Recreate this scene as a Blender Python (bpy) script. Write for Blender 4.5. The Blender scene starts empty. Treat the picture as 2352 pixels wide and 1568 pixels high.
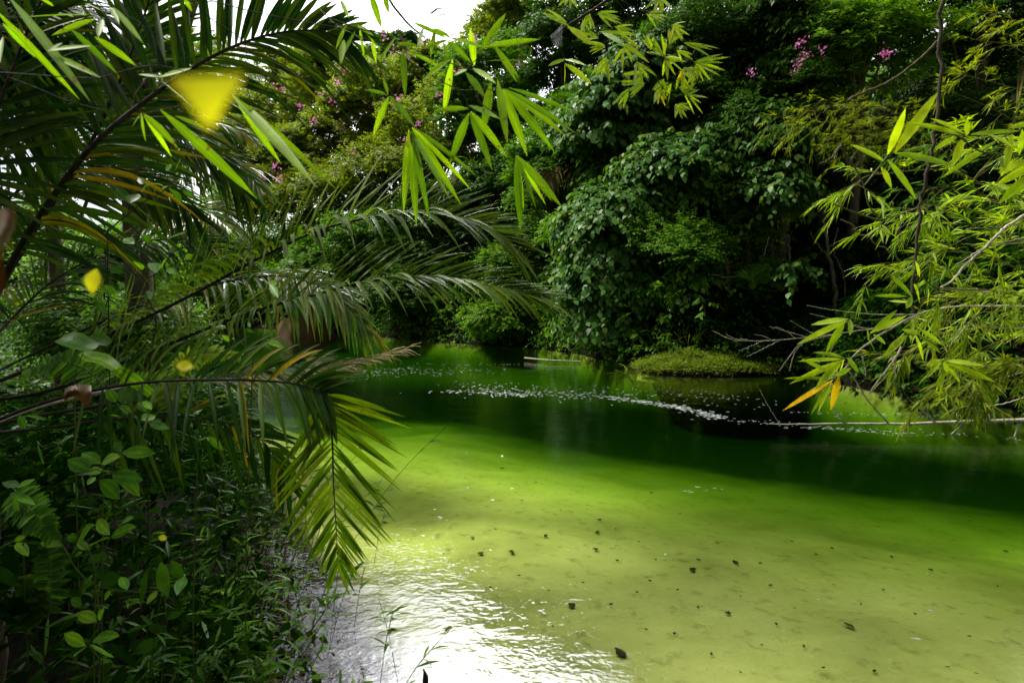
import bpy, math, random
import numpy as np
from math import radians, sin, cos, pi
rng = np.random.default_rng(7); random.seed(7)
SC = bpy.context.scene; COL = SC.collection
# ---------------------------------------------------------------- camera
PITCH = math.atan(94/1306.7)
cam = bpy.data.cameras.new('camera'); cam.lens = 20; cam.sensor_width = 36
cam.clip_start = 0.02; cam.clip_end = 2000
cam.dof.use_dof = True; cam.dof.focus_distance = 5.0; cam.dof.aperture_fstop = 6.3
co = bpy.data.objects.new('camera', cam); COL.objects.link(co)
co.location = (0, 0, 1.7); co.rotation_euler = (pi/2 - PITCH, 0, 0); SC.camera = co
# ---------------------------------------------------------------- light
SUN_EL, SUN_AZ = radians(50), radians(-72)          # in front of the camera, to the left
SV = np.array([sin(SUN_AZ)*cos(SUN_EL), cos(SUN_AZ)*cos(SUN_EL), sin(SUN_EL)])
W = bpy.data.worlds.new('World'); SC.world = W; W.use_nodes = True
nt = W.node_tree; nt.nodes.clear()
def wn(t, **k):
    n = nt.nodes.new(t)
    for a, b in k.items(): setattr(n, a, b)
    return n
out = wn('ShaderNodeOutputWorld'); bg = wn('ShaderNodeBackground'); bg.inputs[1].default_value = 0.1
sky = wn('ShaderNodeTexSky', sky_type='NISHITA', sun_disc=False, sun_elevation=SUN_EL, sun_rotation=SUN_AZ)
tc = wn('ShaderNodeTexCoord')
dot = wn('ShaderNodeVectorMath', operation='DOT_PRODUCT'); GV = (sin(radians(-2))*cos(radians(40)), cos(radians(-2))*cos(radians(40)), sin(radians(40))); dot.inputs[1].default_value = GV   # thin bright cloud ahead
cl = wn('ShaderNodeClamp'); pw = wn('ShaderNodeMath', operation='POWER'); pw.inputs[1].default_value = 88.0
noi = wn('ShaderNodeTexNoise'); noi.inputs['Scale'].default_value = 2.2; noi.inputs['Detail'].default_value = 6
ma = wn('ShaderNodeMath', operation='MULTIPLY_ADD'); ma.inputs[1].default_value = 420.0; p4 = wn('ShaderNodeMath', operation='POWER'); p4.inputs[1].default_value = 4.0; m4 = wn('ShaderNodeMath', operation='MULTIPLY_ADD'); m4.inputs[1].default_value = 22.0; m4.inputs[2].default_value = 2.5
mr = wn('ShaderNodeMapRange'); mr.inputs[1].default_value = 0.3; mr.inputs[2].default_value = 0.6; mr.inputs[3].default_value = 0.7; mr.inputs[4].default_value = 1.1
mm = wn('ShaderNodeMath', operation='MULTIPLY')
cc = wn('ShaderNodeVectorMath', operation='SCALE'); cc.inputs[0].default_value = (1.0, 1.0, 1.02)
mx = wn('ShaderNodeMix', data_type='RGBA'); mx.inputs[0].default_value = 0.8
L = nt.links.new
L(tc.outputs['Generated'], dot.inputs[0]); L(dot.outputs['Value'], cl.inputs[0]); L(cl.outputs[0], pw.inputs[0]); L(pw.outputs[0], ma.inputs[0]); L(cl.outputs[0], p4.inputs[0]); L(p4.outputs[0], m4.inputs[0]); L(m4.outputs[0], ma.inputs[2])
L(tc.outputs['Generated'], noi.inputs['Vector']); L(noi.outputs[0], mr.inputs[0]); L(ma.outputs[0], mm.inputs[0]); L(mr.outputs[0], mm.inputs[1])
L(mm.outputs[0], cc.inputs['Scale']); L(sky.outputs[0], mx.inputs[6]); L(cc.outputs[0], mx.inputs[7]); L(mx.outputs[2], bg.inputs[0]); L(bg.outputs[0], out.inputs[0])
sd_ = bpy.data.lights.new('sun', 'SUN'); sd_.energy = 5.0; sd_.angle = radians(8.0); sd_.color = (1, .95, .84)
so = bpy.data.objects.new('sun', sd_); COL.objects.link(so)
so.rotation_euler = (pi/2 - SUN_EL, 0, pi - SUN_AZ - 0)   # light travels away from SV
from mathutils import Vector
so.rotation_euler = Vector(tuple(SV)).to_track_quat('Z', 'Y').to_euler()
SC.view_settings.view_transform = 'Standard'; SC.view_settings.look = 'None'
SC.view_settings.exposure = 0.7; SC.view_settings.gamma = 1
SC.cycles.max_bounces = 8; SC.cycles.diffuse_bounces = 3; SC.cycles.glossy_bounces = 3
SC.cycles.transmission_bounces = 6; SC.cycles.transparent_max_bounces = 12; SC.cycles.caustics_reflective = False
SC.cycles.use_denoising = True; SC.cycles.sample_clamp_indirect = 6
# ---------------------------------------------------------------- helpers
def pt(px, py, d):
    """a point seen at pixel (px, py) of the 2352 x 1568 photograph at depth d"""
    x = (px-1176)/1306.7; y = -(py-784)/1306.7
    return np.array([d*x, d*(cos(PITCH)+y*sin(PITCH)), 1.7+d*(-sin(PITCH)+y*cos(PITCH))])
ORG = {1: (0, 0), 2: (775.2, 0), 3: (1548.1, 0), 4: (0, 516.8), 5: (775.2, 516.8), 6: (1548.1, 516.8), 7: (0, 1033.6), 8: (775.2, 1033.6)}
def zp(r, zx, zy): return ORG[r][0]+zx*.3418, ORG[r][1]+zy*.3418
def nrm(a):
    a = np.asarray(a, float); return a/np.maximum(np.linalg.norm(a, axis=-1, keepdims=True), 1e-9)
UP = np.array([0, 0, 1.0]); DN = -UP
def curve(p, n):
    p = np.asarray(p, float); m = len(p)
    if m == 2: return p[0]+(p[1]-p[0])*np.linspace(0, 1, n)[:, None]
    q = np.vstack([2*p[0]-p[1], p, 2*p[-1]-p[-2]]); o = []
    for s in np.linspace(0, m-1-1e-6, n):
        i = int(s); t = s-i; a, b, c, d = q[i:i+4]
        o.append(.5*((2*b)+(c-a)*t+(2*a-5*b+4*c-d)*t*t+(3*b-a-3*c+d)*t**3))
    return np.array(o)
LANCE = [.12, .75, 1, .92, .62, .03]; PALM = [.3, .8, 1, 1, .9, .72, .42, .04]
OVATE = [.06, .72, 1, .95, .62, .04]; HEART = [.2, .95, 1, .78, .4, .03]; SIMPLE = [.1, 1, .06]; SIMPLEH = [.35, 1, .05]
BLADE = [.6, 1, .85, .55, .05]; FLAT4 = [.1, .9, .8, .05]
class MB:
    def __init__(s): s.V = []; s.F = []; s.R = []; s.M = []; s.n = 0; s.A = []
    def add(s, v, f, r, m=0, ac=0.0):
        v = np.asarray(v, float).reshape(-1, 3); f = np.asarray(f).reshape(-1, 4)
        s.V.append(v); s.F.append(f+s.n); s.n += len(v); s.R.append(np.broadcast_to(np.asarray(r, float), (len(v),)).copy())
        s.A.append(np.broadcast_to(np.asarray(ac, float), (len(v),)).copy()); s.M.append(np.full(len(f), m)); return s
    def blades(s, B, D, Ln, Wd, U, prof=LANCE, bend=0.0, fold=0.0, m=0, rnd=None, wave=0.0):
        B = np.atleast_2d(B); N = len(B); D = nrm(np.broadcast_to(D, (N, 3))); U = np.broadcast_to(U, (N, 3))
        Ln = np.broadcast_to(Ln, (N,)); Wd = np.broadcast_to(Wd, (N,)); bend = np.broadcast_to(bend, (N,))
        S = nrm(np.cross(D, U)); Nn = np.cross(S, D); K = len(prof); t = np.linspace(0, 1, K); prof = np.array(prof)
        c = B[:, None]+D[:, None]*(Ln[:, None]*t)[..., None]+DN*((bend*Ln)[:, None]*t**2)[..., None]
        if wave: c = c+Nn[:, None]*(np.sin(t*7+rng.random((N, 1))*6)*wave*Ln[:, None])[..., None]
        hw = (Wd[:, None]*.5*prof)[..., None]
        if fold: cols = [c-S[:, None]*hw+Nn[:, None]*hw*fold, c, c+S[:, None]*hw+Nn[:, None]*hw*fold]
        else: cols = [c-S[:, None]*hw, c+S[:, None]*hw]
        C = len(cols); v = np.stack(cols, 2)                      # N,K,C,3
        k, q = np.meshgrid(np.arange(K-1), np.arange(C-1), indexing='ij'); b = (k*C+q).ravel()
        f1 = np.stack([b, b+1, b+C+1, b+C], 1); f = f1[None]+(np.arange(N)*K*C)[:, None, None]
        r = rng.random(N) if rnd is None else np.broadcast_to(rnd, (N,))
        return s.add(v, f, np.repeat(r, K*C), m, np.tile(np.linspace(-1, 1, C), N*K))
    def tube(s, p, r, k=6, m=0, rnd=.5):
        p = np.asarray(p, float); n = len(p); r = np.broadcast_to(r, (n,))
        T = nrm(np.gradient(p, axis=0)); ref = np.array([.3, .9, .2]); A = nrm(np.cross(T, ref)); Bb = np.cross(T, A)
        a = np.linspace(0, 2*pi, k, endpoint=False)
        v = p[:, None]+(A[:, None]*np.cos(a)[None, :, None]+Bb[:, None]*np.sin(a)[None, :, None])*r[:, None, None]
        i, j = np.meshgrid(np.arange(n-1), np.arange(k), indexing='ij'); i = i.ravel(); j = j.ravel(); j2 = (j+1) % k
        return s.add(v, np.stack([i*k+j, i*k+j2, (i+1)*k+j2, (i+1)*k+j], 1), rnd, m)
    def build(s, name, mats, parent=None):
        V = np.vstack(s.V); F = np.vstack(s.F); off = np.zeros(3); q = parent
        while q is not None: off += np.array(q.location); q = q.parent
        V = V-off; me = bpy.data.meshes.new(name)
        me.vertices.add(len(V)); me.vertices.foreach_set('co', V.astype(np.float32).ravel())
        me.loops.add(F.size); me.loops.foreach_set('vertex_index', F.astype(np.int32).ravel())
        me.polygons.add(len(F)); me.polygons.foreach_set('loop_start', np.arange(0, F.size, 4, dtype=np.int32))
        me.polygons.foreach_set('material_index', np.concatenate(s.M).astype(np.int32))
        a = me.attributes.new('rnd', 'FLOAT', 'POINT'); a.data.foreach_set('value', np.concatenate(s.R).astype(np.float32))
        a = me.attributes.new('across', 'FLOAT', 'POINT'); a.data.foreach_set('value', np.concatenate(s.A).astype(np.float32))
        for q in (mats if isinstance(mats, (list, tuple)) else [mats]): me.materials.append(q)
        me.update(calc_edges=True); me.polygons.foreach_set('use_smooth', np.ones(len(F), bool))
        o = bpy.data.objects.new(name, me); COL.objects.link(o); o.parent = parent
        return o
def tag(o, label=None, cat=None, group=None, kind=None):
    if label: o['label'] = label
    if cat: o['category'] = cat
    if group: o['group'] = group
    if kind or cat: o['kind'] = kind or 'thing'
    return o
def thing(name, label, cat, loc, group=None):
    e = bpy.data.objects.new(name, None); e.empty_display_size = .1; COL.objects.link(e); e.location = tuple(float(q) for q in loc)
    return tag(e, label, cat, group)
# ---------------------------------------------------------------- materials
def mat(name):
    m = bpy.data.materials.new(name); m.use_nodes = True; m.node_tree.nodes.clear(); return m, m.node_tree
def N_(t, typ, **k):
    n = t.nodes.new(typ)
    for a, b in k.items():
        if hasattr(n, a) and a[0].islower(): setattr(n, a, b)
        else: n.inputs[a.replace('_', ' ')].default_value = b
    return n
def ramp(t, cols):
    r = t.nodes.new('ShaderNodeValToRGB'); e = r.color_ramp.elements
    while len(e) < len(cols): e.new(.5)
    for i, c in enumerate(cols):
        p = i/(len(cols)-1) if len(c) == 3 else c[3]
        e[i].position = p; e[i].color = (*c[:3], 1)
    return r
def leafmat(name, cols, tr=.4, rough=.42, spec=.06, trc=(1.35, 1.5, .35), spots=None, nscale=30, veins=(), gain=1.0):
    cols = [(c[0]*gain*1.15, c[1]*gain*1.1, c[2]*gain*.5, *c[3:]) for c in cols]
    m, t = mat(name); o = N_(t, 'ShaderNodeOutputMaterial'); a = N_(t, 'ShaderNodeAttribute', attribute_name='rnd')
    r = ramp(t, cols); t.links.new(a.outputs['Fac'], r.inputs[0]); c = r.outputs[0]
    tc = N_(t, 'ShaderNodeTexCoord'); no = N_(t, 'ShaderNodeTexNoise', Scale=float(nscale), Detail=4.0)
    t.links.new(tc.outputs['Object'], no.inputs['Vector'])
    hv = N_(t, 'ShaderNodeMapRange'); hv.inputs[1].default_value = .3; hv.inputs[2].default_value = .7; hv.inputs[3].default_value = .7; hv.inputs[4].default_value = 1.25
    t.links.new(no.outputs[0], hv.inputs[0])
    sc = N_(t, 'ShaderNodeVectorMath', operation='SCALE'); t.links.new(c, sc.inputs[0]); t.links.new(hv.outputs[0], sc.inputs['Scale']); c = sc.outputs[0]
    if veins:
        a2 = N_(t, 'ShaderNodeAttribute', attribute_name='across'); ab = N_(t, 'ShaderNodeMath', operation='ABSOLUTE'); t.links.new(a2.outputs['Fac'], ab.inputs[0])
        for v, wd, gain in veins:
            d1 = N_(t, 'ShaderNodeMath', operation='SUBTRACT'); d1.inputs[1].default_value = v; t.links.new(ab.outputs[0], d1.inputs[0])
            d2 = N_(t, 'ShaderNodeMath', operation='ABSOLUTE'); t.links.new(d1.outputs[0], d2.inputs[0])
            q = N_(t, 'ShaderNodeMapRange'); q.inputs[1].default_value = wd; q.inputs[2].default_value = wd*.4; q.inputs[3].default_value = 1; q.inputs[4].default_value = gain; t.links.new(d2.outputs[0], q.inputs[0])
            s2 = N_(t, 'ShaderNodeVectorMath', operation='SCALE'); t.links.new(c, s2.inputs[0]); t.links.new(q.outputs[0], s2.inputs['Scale']); c = s2.outputs[0]
    if spots:
        n2 = N_(t, 'ShaderNodeTexNoise', Scale=55.0, Detail=3.0); t.links.new(tc.outputs['Object'], n2.inputs['Vector'])
        q = N_(t, 'ShaderNodeMapRange'); q.inputs[1].default_value = .64; q.inputs[2].default_value = .72; t.links.new(n2.outputs[0], q.inputs[0])
        x = N_(t, 'ShaderNodeMix', data_type='RGBA'); t.links.new(q.outputs[0], x.inputs[0]); t.links.new(c, x.inputs[6]); x.inputs[7].default_value = (*spots, 1); c = x.outputs[2]
    p = N_(t, 'ShaderNodeBsdfPrincipled', Roughness=rough); p.inputs['Specular IOR Level'].default_value = spec
    t.links.new(c, p.inputs['Base Color'])
    tm = N_(t, 'ShaderNodeVectorMath', operation='MULTIPLY'); tm.inputs[1].default_value = trc; t.links.new(c, tm.inputs[0])
    tl = N_(t, 'ShaderNodeBsdfTranslucent'); t.links.new(tm.outputs[0], tl.inputs[0])
    mxs = N_(t, 'ShaderNodeMixShader'); mxs.inputs[0].default_value = tr
    t.links.new(p.outputs[0], mxs.inputs[1]); t.links.new(tl.outputs[0], mxs.inputs[2]); t.links.new(mxs.outputs[0], o.inputs[0])
    return m
def barkmat(name, c1, c2, scale=14):
    m, t = mat(name); o = N_(t, 'ShaderNodeOutputMaterial'); tc = N_(t, 'ShaderNodeTexCoord')
    mp = N_(t, 'ShaderNodeMapping'); mp.inputs['Scale'].default_value = (1, 1, .3); no = N_(t, 'ShaderNodeTexNoise', Scale=float(scale), Detail=8.0)
    t.links.new(tc.outputs['Object'], mp.inputs[0]); t.links.new(mp.outputs[0], no.inputs['Vector']); r = ramp(t, [(*c1, .3), (*c2, .7)])
    t.links.new(no.outputs[0], r.inputs[0]); p = N_(t, 'ShaderNodeBsdfPrincipled', Roughness=.85); p.inputs['Specular IOR Level'].default_value = .15; t.links.new(r.outputs[0], p.inputs['Base Color'])
    b = N_(t, 'ShaderNodeBump', Strength=.6, Distance=.01); t.links.new(no.outputs[0], b.inputs['Height']); t.links.new(b.outputs[0], p.inputs['Normal'])
    t.links.new(p.outputs[0], o.inputs[0]); return m
M = {}
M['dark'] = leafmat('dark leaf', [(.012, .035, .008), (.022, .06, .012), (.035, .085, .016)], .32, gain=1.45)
M['bank'] = leafmat('shade toned bank leaf', [(.002, .009, .002), (.005, .022, .003), (.02, .06, .007)], .3, spec=0.0)  # shade of the near bank and the hollow is put into this colour
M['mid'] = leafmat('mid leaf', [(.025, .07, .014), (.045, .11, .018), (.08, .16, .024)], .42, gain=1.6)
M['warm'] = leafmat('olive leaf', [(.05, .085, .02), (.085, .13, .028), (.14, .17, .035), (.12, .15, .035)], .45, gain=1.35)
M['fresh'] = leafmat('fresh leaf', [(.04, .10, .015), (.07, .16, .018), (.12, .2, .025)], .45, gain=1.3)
M['heart'] = leafmat('blue green leaf', [(.015, .05, .016), (.035, .10, .035), (.06, .15, .05), (.12, .16, .025)], .3, .42, .12, gain=1.1)
M['bamboo'] = leafmat('bamboo leaf', [(.09, .17, .012), (.14, .23, .014), (.18, .25, .016, .955), (.34, .22, .015, .99)], .5, .45, .15, (1.3, 1.25, .3), gain=1.35)
M['thicket'] = leafmat('thicket bamboo leaf', [(.05, .10, .008), (.13, .19, .012), (.2, .25, .014, .95), (.34, .2, .015, .985)], .48, .45, .15, (1.3, 1.25, .3), gain=1.1)
M['herobamboo'] = leafmat('near bamboo leaf', [(.07, .15, .012), (.11, .20, .012), (.15, .24, .014)], .5, .5, .12, (1.35, 1.45, .3), (.16, .09, .02), 12, ((0, .12, 1.5),), gain=1.3)
M['palm'] = leafmat('palm leaflet', [(.006, .024, .004), (.010, .036, .006), (.02, .055, .008), (.045, .075, .014, .96), (.22, .15, .01, .995)], .3, .45, .035, (1.7, 1.9, .2), (.05, .045, .02), 10, ((0, .14, 1.7),))
M['palmolive'] = leafmat('olive palm leaflet', [(.02, .05, .008), (.045, .08, .012), (.07, .10, .016)], .4, .45, .06, (1.7, 1.9, .2), (.07, .06, .02), 10, ((0, .14, 1.6),), gain=1.35)
M['palmbright'] = leafmat('young palm leaflet', [(.04, .10, .012), (.07, .15, .014), (.2, .18, .015)], .48, .32, .5, (1.4, 1.5, .3))
M['brownpalm'] = leafmat('dry palm leaflet', [(.10, .08, .03), (.16, .12, .05), (.08, .09, .03)], .3, .5, .3, (1.2, 1, .6))
M['deadpalm'] = leafmat('dead palm leaflet', [(.20, .17, .13), (.3, .26, .2), (.13, .10, .07)], .15, .7, .2, (1, 1, 1))
M['pink'] = leafmat('pink petal', [(.6, .14, .9), (.68, .26, 1.2), (.5, .1, .8)], .4, .5, .3, (1.1, .9, 1))
M['broad'] = leafmat('broad bank leaf', [(.02, .06, .012), (.035, .1, .014), (.06, .15, .016), (.10, .19, .02)], .35, .38, .08, veins=((0, .1, 1.6), (.5, .09, .6)), gain=1.5)
M['grass'] = leafmat('grass blade', [(.07, .12, .012), (.12, .19, .018), (.2, .25, .03)], .45, .5, .3)
M['yellow'] = leafmat('yellow leaf', [(.34, .26, .01), (.46, .46, .02), (.5, .52, .03)], .55, .5, .3, (1.1, 1.1, .5))
M['brownleaf'] = leafmat('dead leaf', [(.05, .03, .012), (.10, .06, .025), (.035, .02, .01)], .2, .6, .3, (1.2, .8, .5))
M['sunk'] = leafmat('sunken leaf', [(.012, .012, .006), (.03, .025, .01), (.05, .045, .012)], .05, .8, .1, (1, 1, 1))
M['bark'] = barkmat('bark', (.05, .04, .025), (.14, .11, .07)); M['darkbark'] = barkmat('dark stem', (.015, .012, .008), (.04, .03, .018), 40)
M['palebark'] = barkmat('pale dead wood', (.2, .18, .14), (.42, .38, .31), 25); M['stem'] = barkmat('green stem', (.04, .07, .012), (.08, .10, .02), 30)
M['cane'] = barkmat('bamboo cane', (.10, .10, .02), (.2, .17, .05), 30)
# ---------------------------------------------------------------- terrain
RIV = np.array([(-.75, 1.4), (-1.3, 2.5), (-1.72, 3.5), (-2.15, 4.4), (-2.9, 6), (-4.4, 8.6), (-8.5, 13), (-16, 19), (-30, 26), (-60, 30), (-60, 44), (-30, 42), (-16, 36), (-9, 30), (-6.2, 27.5), (-2.6, 23.6), (.6, 21), (2.2, 18.5), (3.1, 14.6), (4.5, 13.6), (6.8, 13.2), (7, 10), (8.4, 8.6), (16, 5), (60, -6), (60, -30), (4, -6), (.2, .3)])
def sdist(x, y):
    x = np.asarray(x, float); y = np.asarray(y, float); d = np.full(x.shape, 1e9); ins = np.zeros(x.shape, bool); n = len(RIV)
    for i in range(n):
        a = RIV[i]; b = RIV[(i+1) % n]; e = b-a; t = np.clip(((x-a[0])*e[0]+(y-a[1])*e[1])/(e@e), 0, 1)
        d = np.minimum(d, np.hypot(x-a[0]-t*e[0], y-a[1]-t*e[1]))
        c = ((a[1] > y) != (b[1] > y)) & (x < (b[0]-a[0])*(y-a[1])/(b[1]-a[1]+1e-12)+a[0]); ins ^= c
    return np.where(ins, -d, d)
def sm(a, b, x): t = np.clip((x-a)/(b-a), 0, 1); return t*t*(3-2*t)
def wob(x, y, s=1.0):
    x = np.asarray(x)*s; y = np.asarray(y)*s
    return (np.sin(x*1.3+1.7*np.sin(y*.9))+np.sin(y*1.7+1.3*np.sin(x*1.1+2))+.5*np.sin(x*3.1+y*2.3)+.5*np.sin(y*3.7-x*2.9+1))/3
LX, LY = np.array([-14, -1.3, .7, 4.4, 30]), np.array([11.5, 9.7, 7.6, 5.1, -6])
def gz(x, y):
    x = np.asarray(x, float); y = np.asarray(y, float); s = sdist(x, y)+.12*wob(x, y, 1.6); di = -s
    q = y-np.interp(x, LX, LY)+.25*wob(x, y, .9)
    dep = .08+.26*sm(2.2, 8, y+.35*np.abs(x))+1.0*sm(-4.4, 7.5, q)*(1-.6*sm(5, 9, q)*sm(5, 1, x))
    bed = -dep*sm(0, 1.3-.9*sm(1.5, 3.5, x+.25*(y-8)), di)-.015*wob(x, y, 3)*sm(.2, 1, di)
    nearleft = sm(17, 13, y+.4*x)*sm(3, 0, x-.3*y)
    cap = 6.5+9*sm(-9, 3, x)
    far = .5*sm(0, .35, s)+np.minimum(.62*np.maximum(s, 0), cap)+.25*wob(x, y, .8)*sm(.3, 2, s)
    near = .28*sm(0, .5, s)+.07*np.maximum(s, 0)+.06*wob(x, y, 1.5)*sm(.3, 1.5, s)
    land = far*(1-nearleft)+near*nearleft
    return np.where(s < 0, bed, land)
u = np.linspace(-5.9, 5.9, 421); X = 3*np.sinh(u); Y = 5+3*np.sinh(u)
gx, gy = np.meshgrid(X, Y); n = len(u); H = gz(gx, gy)
g = MB(); i, j = np.meshgrid(np.arange(n-1), np.arange(n-1), indexing='ij'); b = (i*n+j).ravel()
g.add(np.stack([gx, gy, H], -1), np.stack([b, b+1, b+n+1, b+n], 1), .5)
m, t = mat('river bed and soil'); o_ = N_(t, 'ShaderNodeOutputMaterial'); ge = N_(t, 'ShaderNodeNewGeometry'); sx = N_(t, 'ShaderNodeSeparateXYZ')
t.links.new(ge.outputs['Position'], sx.inputs[0])
n1 = N_(t, 'ShaderNodeTexNoise', Scale=1.3, Detail=8.0, Roughness=.6); n2 = N_(t, 'ShaderNodeTexNoise', Scale=9.0, Detail=6.0, Roughness=.65); n3 = N_(t, 'ShaderNodeTexNoise', Scale=70.0, Detail=3.0)
for q in (n1, n2, n3): t.links.new(ge.outputs['Position'], q.inputs['Vector'])
rs = ramp(t, [(.26, .29, .08, .3), (.35, .385, .11, .5), (.42, .45, .15, .7)]); t.links.new(n1.outputs[0], rs.inputs[0])
sp = N_(t, 'ShaderNodeMapRange'); sp.inputs[1].default_value = .56; sp.inputs[2].default_value = .74; sp.inputs[4].default_value = .6; t.links.new(n2.outputs[0], sp.inputs[0])
xs = N_(t, 'ShaderNodeMix', data_type='RGBA'); t.links.new(sp.outputs[0], xs.inputs[0]); t.links.new(rs.outputs[0], xs.inputs[6]); xs.inputs[7].default_value = (.06, .06, .012, 1)
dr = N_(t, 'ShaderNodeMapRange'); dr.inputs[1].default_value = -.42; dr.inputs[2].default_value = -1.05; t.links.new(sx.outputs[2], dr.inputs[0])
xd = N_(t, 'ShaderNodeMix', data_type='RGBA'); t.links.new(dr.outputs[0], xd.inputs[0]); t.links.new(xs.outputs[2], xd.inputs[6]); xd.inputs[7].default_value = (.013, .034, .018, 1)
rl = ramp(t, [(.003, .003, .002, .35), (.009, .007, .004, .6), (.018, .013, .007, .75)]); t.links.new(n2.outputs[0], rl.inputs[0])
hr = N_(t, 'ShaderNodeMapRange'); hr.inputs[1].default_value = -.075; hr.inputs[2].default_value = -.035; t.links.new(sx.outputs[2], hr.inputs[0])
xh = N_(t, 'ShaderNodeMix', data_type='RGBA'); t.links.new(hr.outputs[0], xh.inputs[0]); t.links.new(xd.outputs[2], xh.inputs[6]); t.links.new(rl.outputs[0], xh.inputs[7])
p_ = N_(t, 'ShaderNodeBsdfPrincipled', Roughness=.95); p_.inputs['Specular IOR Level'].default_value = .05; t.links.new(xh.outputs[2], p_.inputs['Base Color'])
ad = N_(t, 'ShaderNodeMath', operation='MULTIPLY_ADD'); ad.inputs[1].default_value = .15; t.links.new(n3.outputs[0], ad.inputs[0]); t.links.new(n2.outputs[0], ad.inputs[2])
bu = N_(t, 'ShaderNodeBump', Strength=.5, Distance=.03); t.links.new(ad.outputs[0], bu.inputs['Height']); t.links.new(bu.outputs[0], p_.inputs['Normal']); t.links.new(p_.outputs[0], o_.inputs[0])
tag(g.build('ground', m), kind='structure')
# ---------------------------------------------------------------- water: a closed body that absorbs red and blue
wat, t = mat('river water'); o_ = N_(t, 'ShaderNodeOutputMaterial'); ge = N_(t, 'ShaderNodeNewGeometry')
def wnoise(scale, sx_, sy_, rot, det=3.0, dist=0.0):
    mp = N_(t, 'ShaderNodeMapping'); mp.inputs['Scale'].default_value = (sx_, sy_, 1); mp.inputs['Rotation'].default_value = (0, 0, radians(rot))
    no = N_(t, 'ShaderNodeTexNoise', Scale=scale, Detail=det, Distortion=dist); t.links.new(ge.outputs['Position'], mp.inputs[0]); t.links.new(mp.outputs[0], no.inputs['Vector']); return no
wa = wnoise(1.6, 1, 1.3, -25, 3, .4); wb = wnoise(11.0, 1, 1.25, 20, 3, .8); wc = wnoise(34.0, 1, 1.2, -22, 2)
def mad(a, k, c=None):
    q = N_(t, 'ShaderNodeMath', operation='MULTIPLY_ADD'); q.inputs[1].default_value = k; q.inputs[2].default_value = 0
    t.links.new(a, q.inputs[0])
    if c is not None: t.links.new(c, q.inputs[2])
    return q.outputs[0]
hgt = mad(wa.outputs[0], .010, mad(wb.outputs[0], .0022, mad(wc.outputs[0], .0009)))
bu = N_(t, 'ShaderNodeBump', Strength=1.0, Distance=1.0); t.links.new(hgt, bu.inputs['Height'])
gl = N_(t, 'ShaderNodeBsdfGlossy', Roughness=.015); gl.inputs[0].default_value = (1, 1, 1, 1); t.links.new(bu.outputs[0], gl.inputs['Normal'])
fr = N_(t, 'ShaderNodeFresnel', IOR=1.33); t.links.new(bu.outputs[0], fr.inputs['Normal'])
tr = N_(t, 'ShaderNodeBsdfTransparent'); ms = N_(t, 'ShaderNodeMixShader'); t.links.new(fr.outputs[0], ms.inputs[0]); t.links.new(tr.outputs[0], ms.inputs[1]); t.links.new(gl.outputs[0], ms.inputs[2]); t.links.new(ms.outputs[0], o_.inputs[0])
va = N_(t, 'ShaderNodeVolumeAbsorption', Density=1.0); va.inputs[0].default_value = (.56, .77, .09, 1); t.links.new(va.outputs[0], o_.inputs['Volume'])
w = MB(); x0, x1, y0, y1, zb = -590, 590, -590, 590, -6.0
w.add([(x0, y0, 0), (x1, y0, 0), (x1, y1, 0), (x0, y1, 0), (x0, y0, zb), (x1, y0, zb), (x1, y1, zb), (x0, y1, zb)], [(0, 1, 2, 3), (7, 6, 5, 4), (0, 4, 5, 1), (1, 5, 6, 2), (2, 6, 7, 3), (3, 7, 4, 0)], .5)
wo = w.build('water', wat); tag(wo, kind='structure'); wo.data.polygons.foreach_set('use_smooth', np.zeros(6, bool))

# ---------------------------------------------------------------- foliage builders
def shoots(mb, B, D, Ls, n, lL, lW, prof, droop=.3, pend=.3, m=0, fold=0.0, outw=None, jit=.3):
    N = len(B); t = np.linspace(.12, 1, n); D = nrm(D); Ls = np.broadcast_to(Ls, (N,))
    P = B[:, None]+D[:, None]*(Ls[:, None]*t)[..., None]+DN*((Ls*droop)[:, None]*t**2)[..., None]
    T = nrm(D[:, None]+DN*(2*droop*t)[None, :, None]); S = nrm(np.cross(T, UP))
    sg = np.where(np.arange(n) % 2, 1., -1.)[None, :, None]
    d = T*.55+S*sg*.75+DN*pend+rng.normal(0, jit, (N, n, 3))
    U = np.broadcast_to(UP*.9, (N, n, 3))+rng.normal(0, .4, (N, n, 3))
    if outw is not None: U = U+outw[:, None]*.7
    sz = rng.uniform(.65, 1.2, (N, n))*(1-.35*t)[None]
    base = rng.random(N)[:, None]*.6+rng.random((N, n))*.4
    mb.blades(P.reshape(-1, 3), d.reshape(-1, 3), (lL*sz).ravel(), (lW*sz).ravel(), U.reshape(-1, 3), prof, bend=.15, m=m, fold=fold, rnd=base.ravel())
def fans(mb, P, D, n, lL, lW, spread=.9, droop=.35, m=0, prof=SIMPLE, fold=0.0, jit=.15):
    N = len(P); D = nrm(D); S = nrm(np.cross(D, UP)+rng.normal(0, .25, (N, 3))); a = np.linspace(-spread, spread, n)[None]+rng.normal(0, .12, (N, n))
    d = D[:, None]*np.cos(a)[..., None]+S[:, None]*np.sin(a)[..., None]+rng.normal(0, jit, (N, n, 3))
    U = np.broadcast_to(UP, (N, n, 3))+rng.normal(0, .5, (N, n, 3)); sz = rng.uniform(.7, 1.15, (N, n))
    mb.blades(np.repeat(P, n, 0), d.reshape(-1, 3), (lL*sz).ravel(), (lW*sz).ravel(), U.reshape(-1, 3), prof, bend=droop, m=m, fold=fold,
              rnd=(rng.random(N)[:, None]*.5+rng.random((N, n))*.5).ravel()**1.3)
def rsph(N): return nrm(rng.normal(0, 1, (N, 3)))
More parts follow.
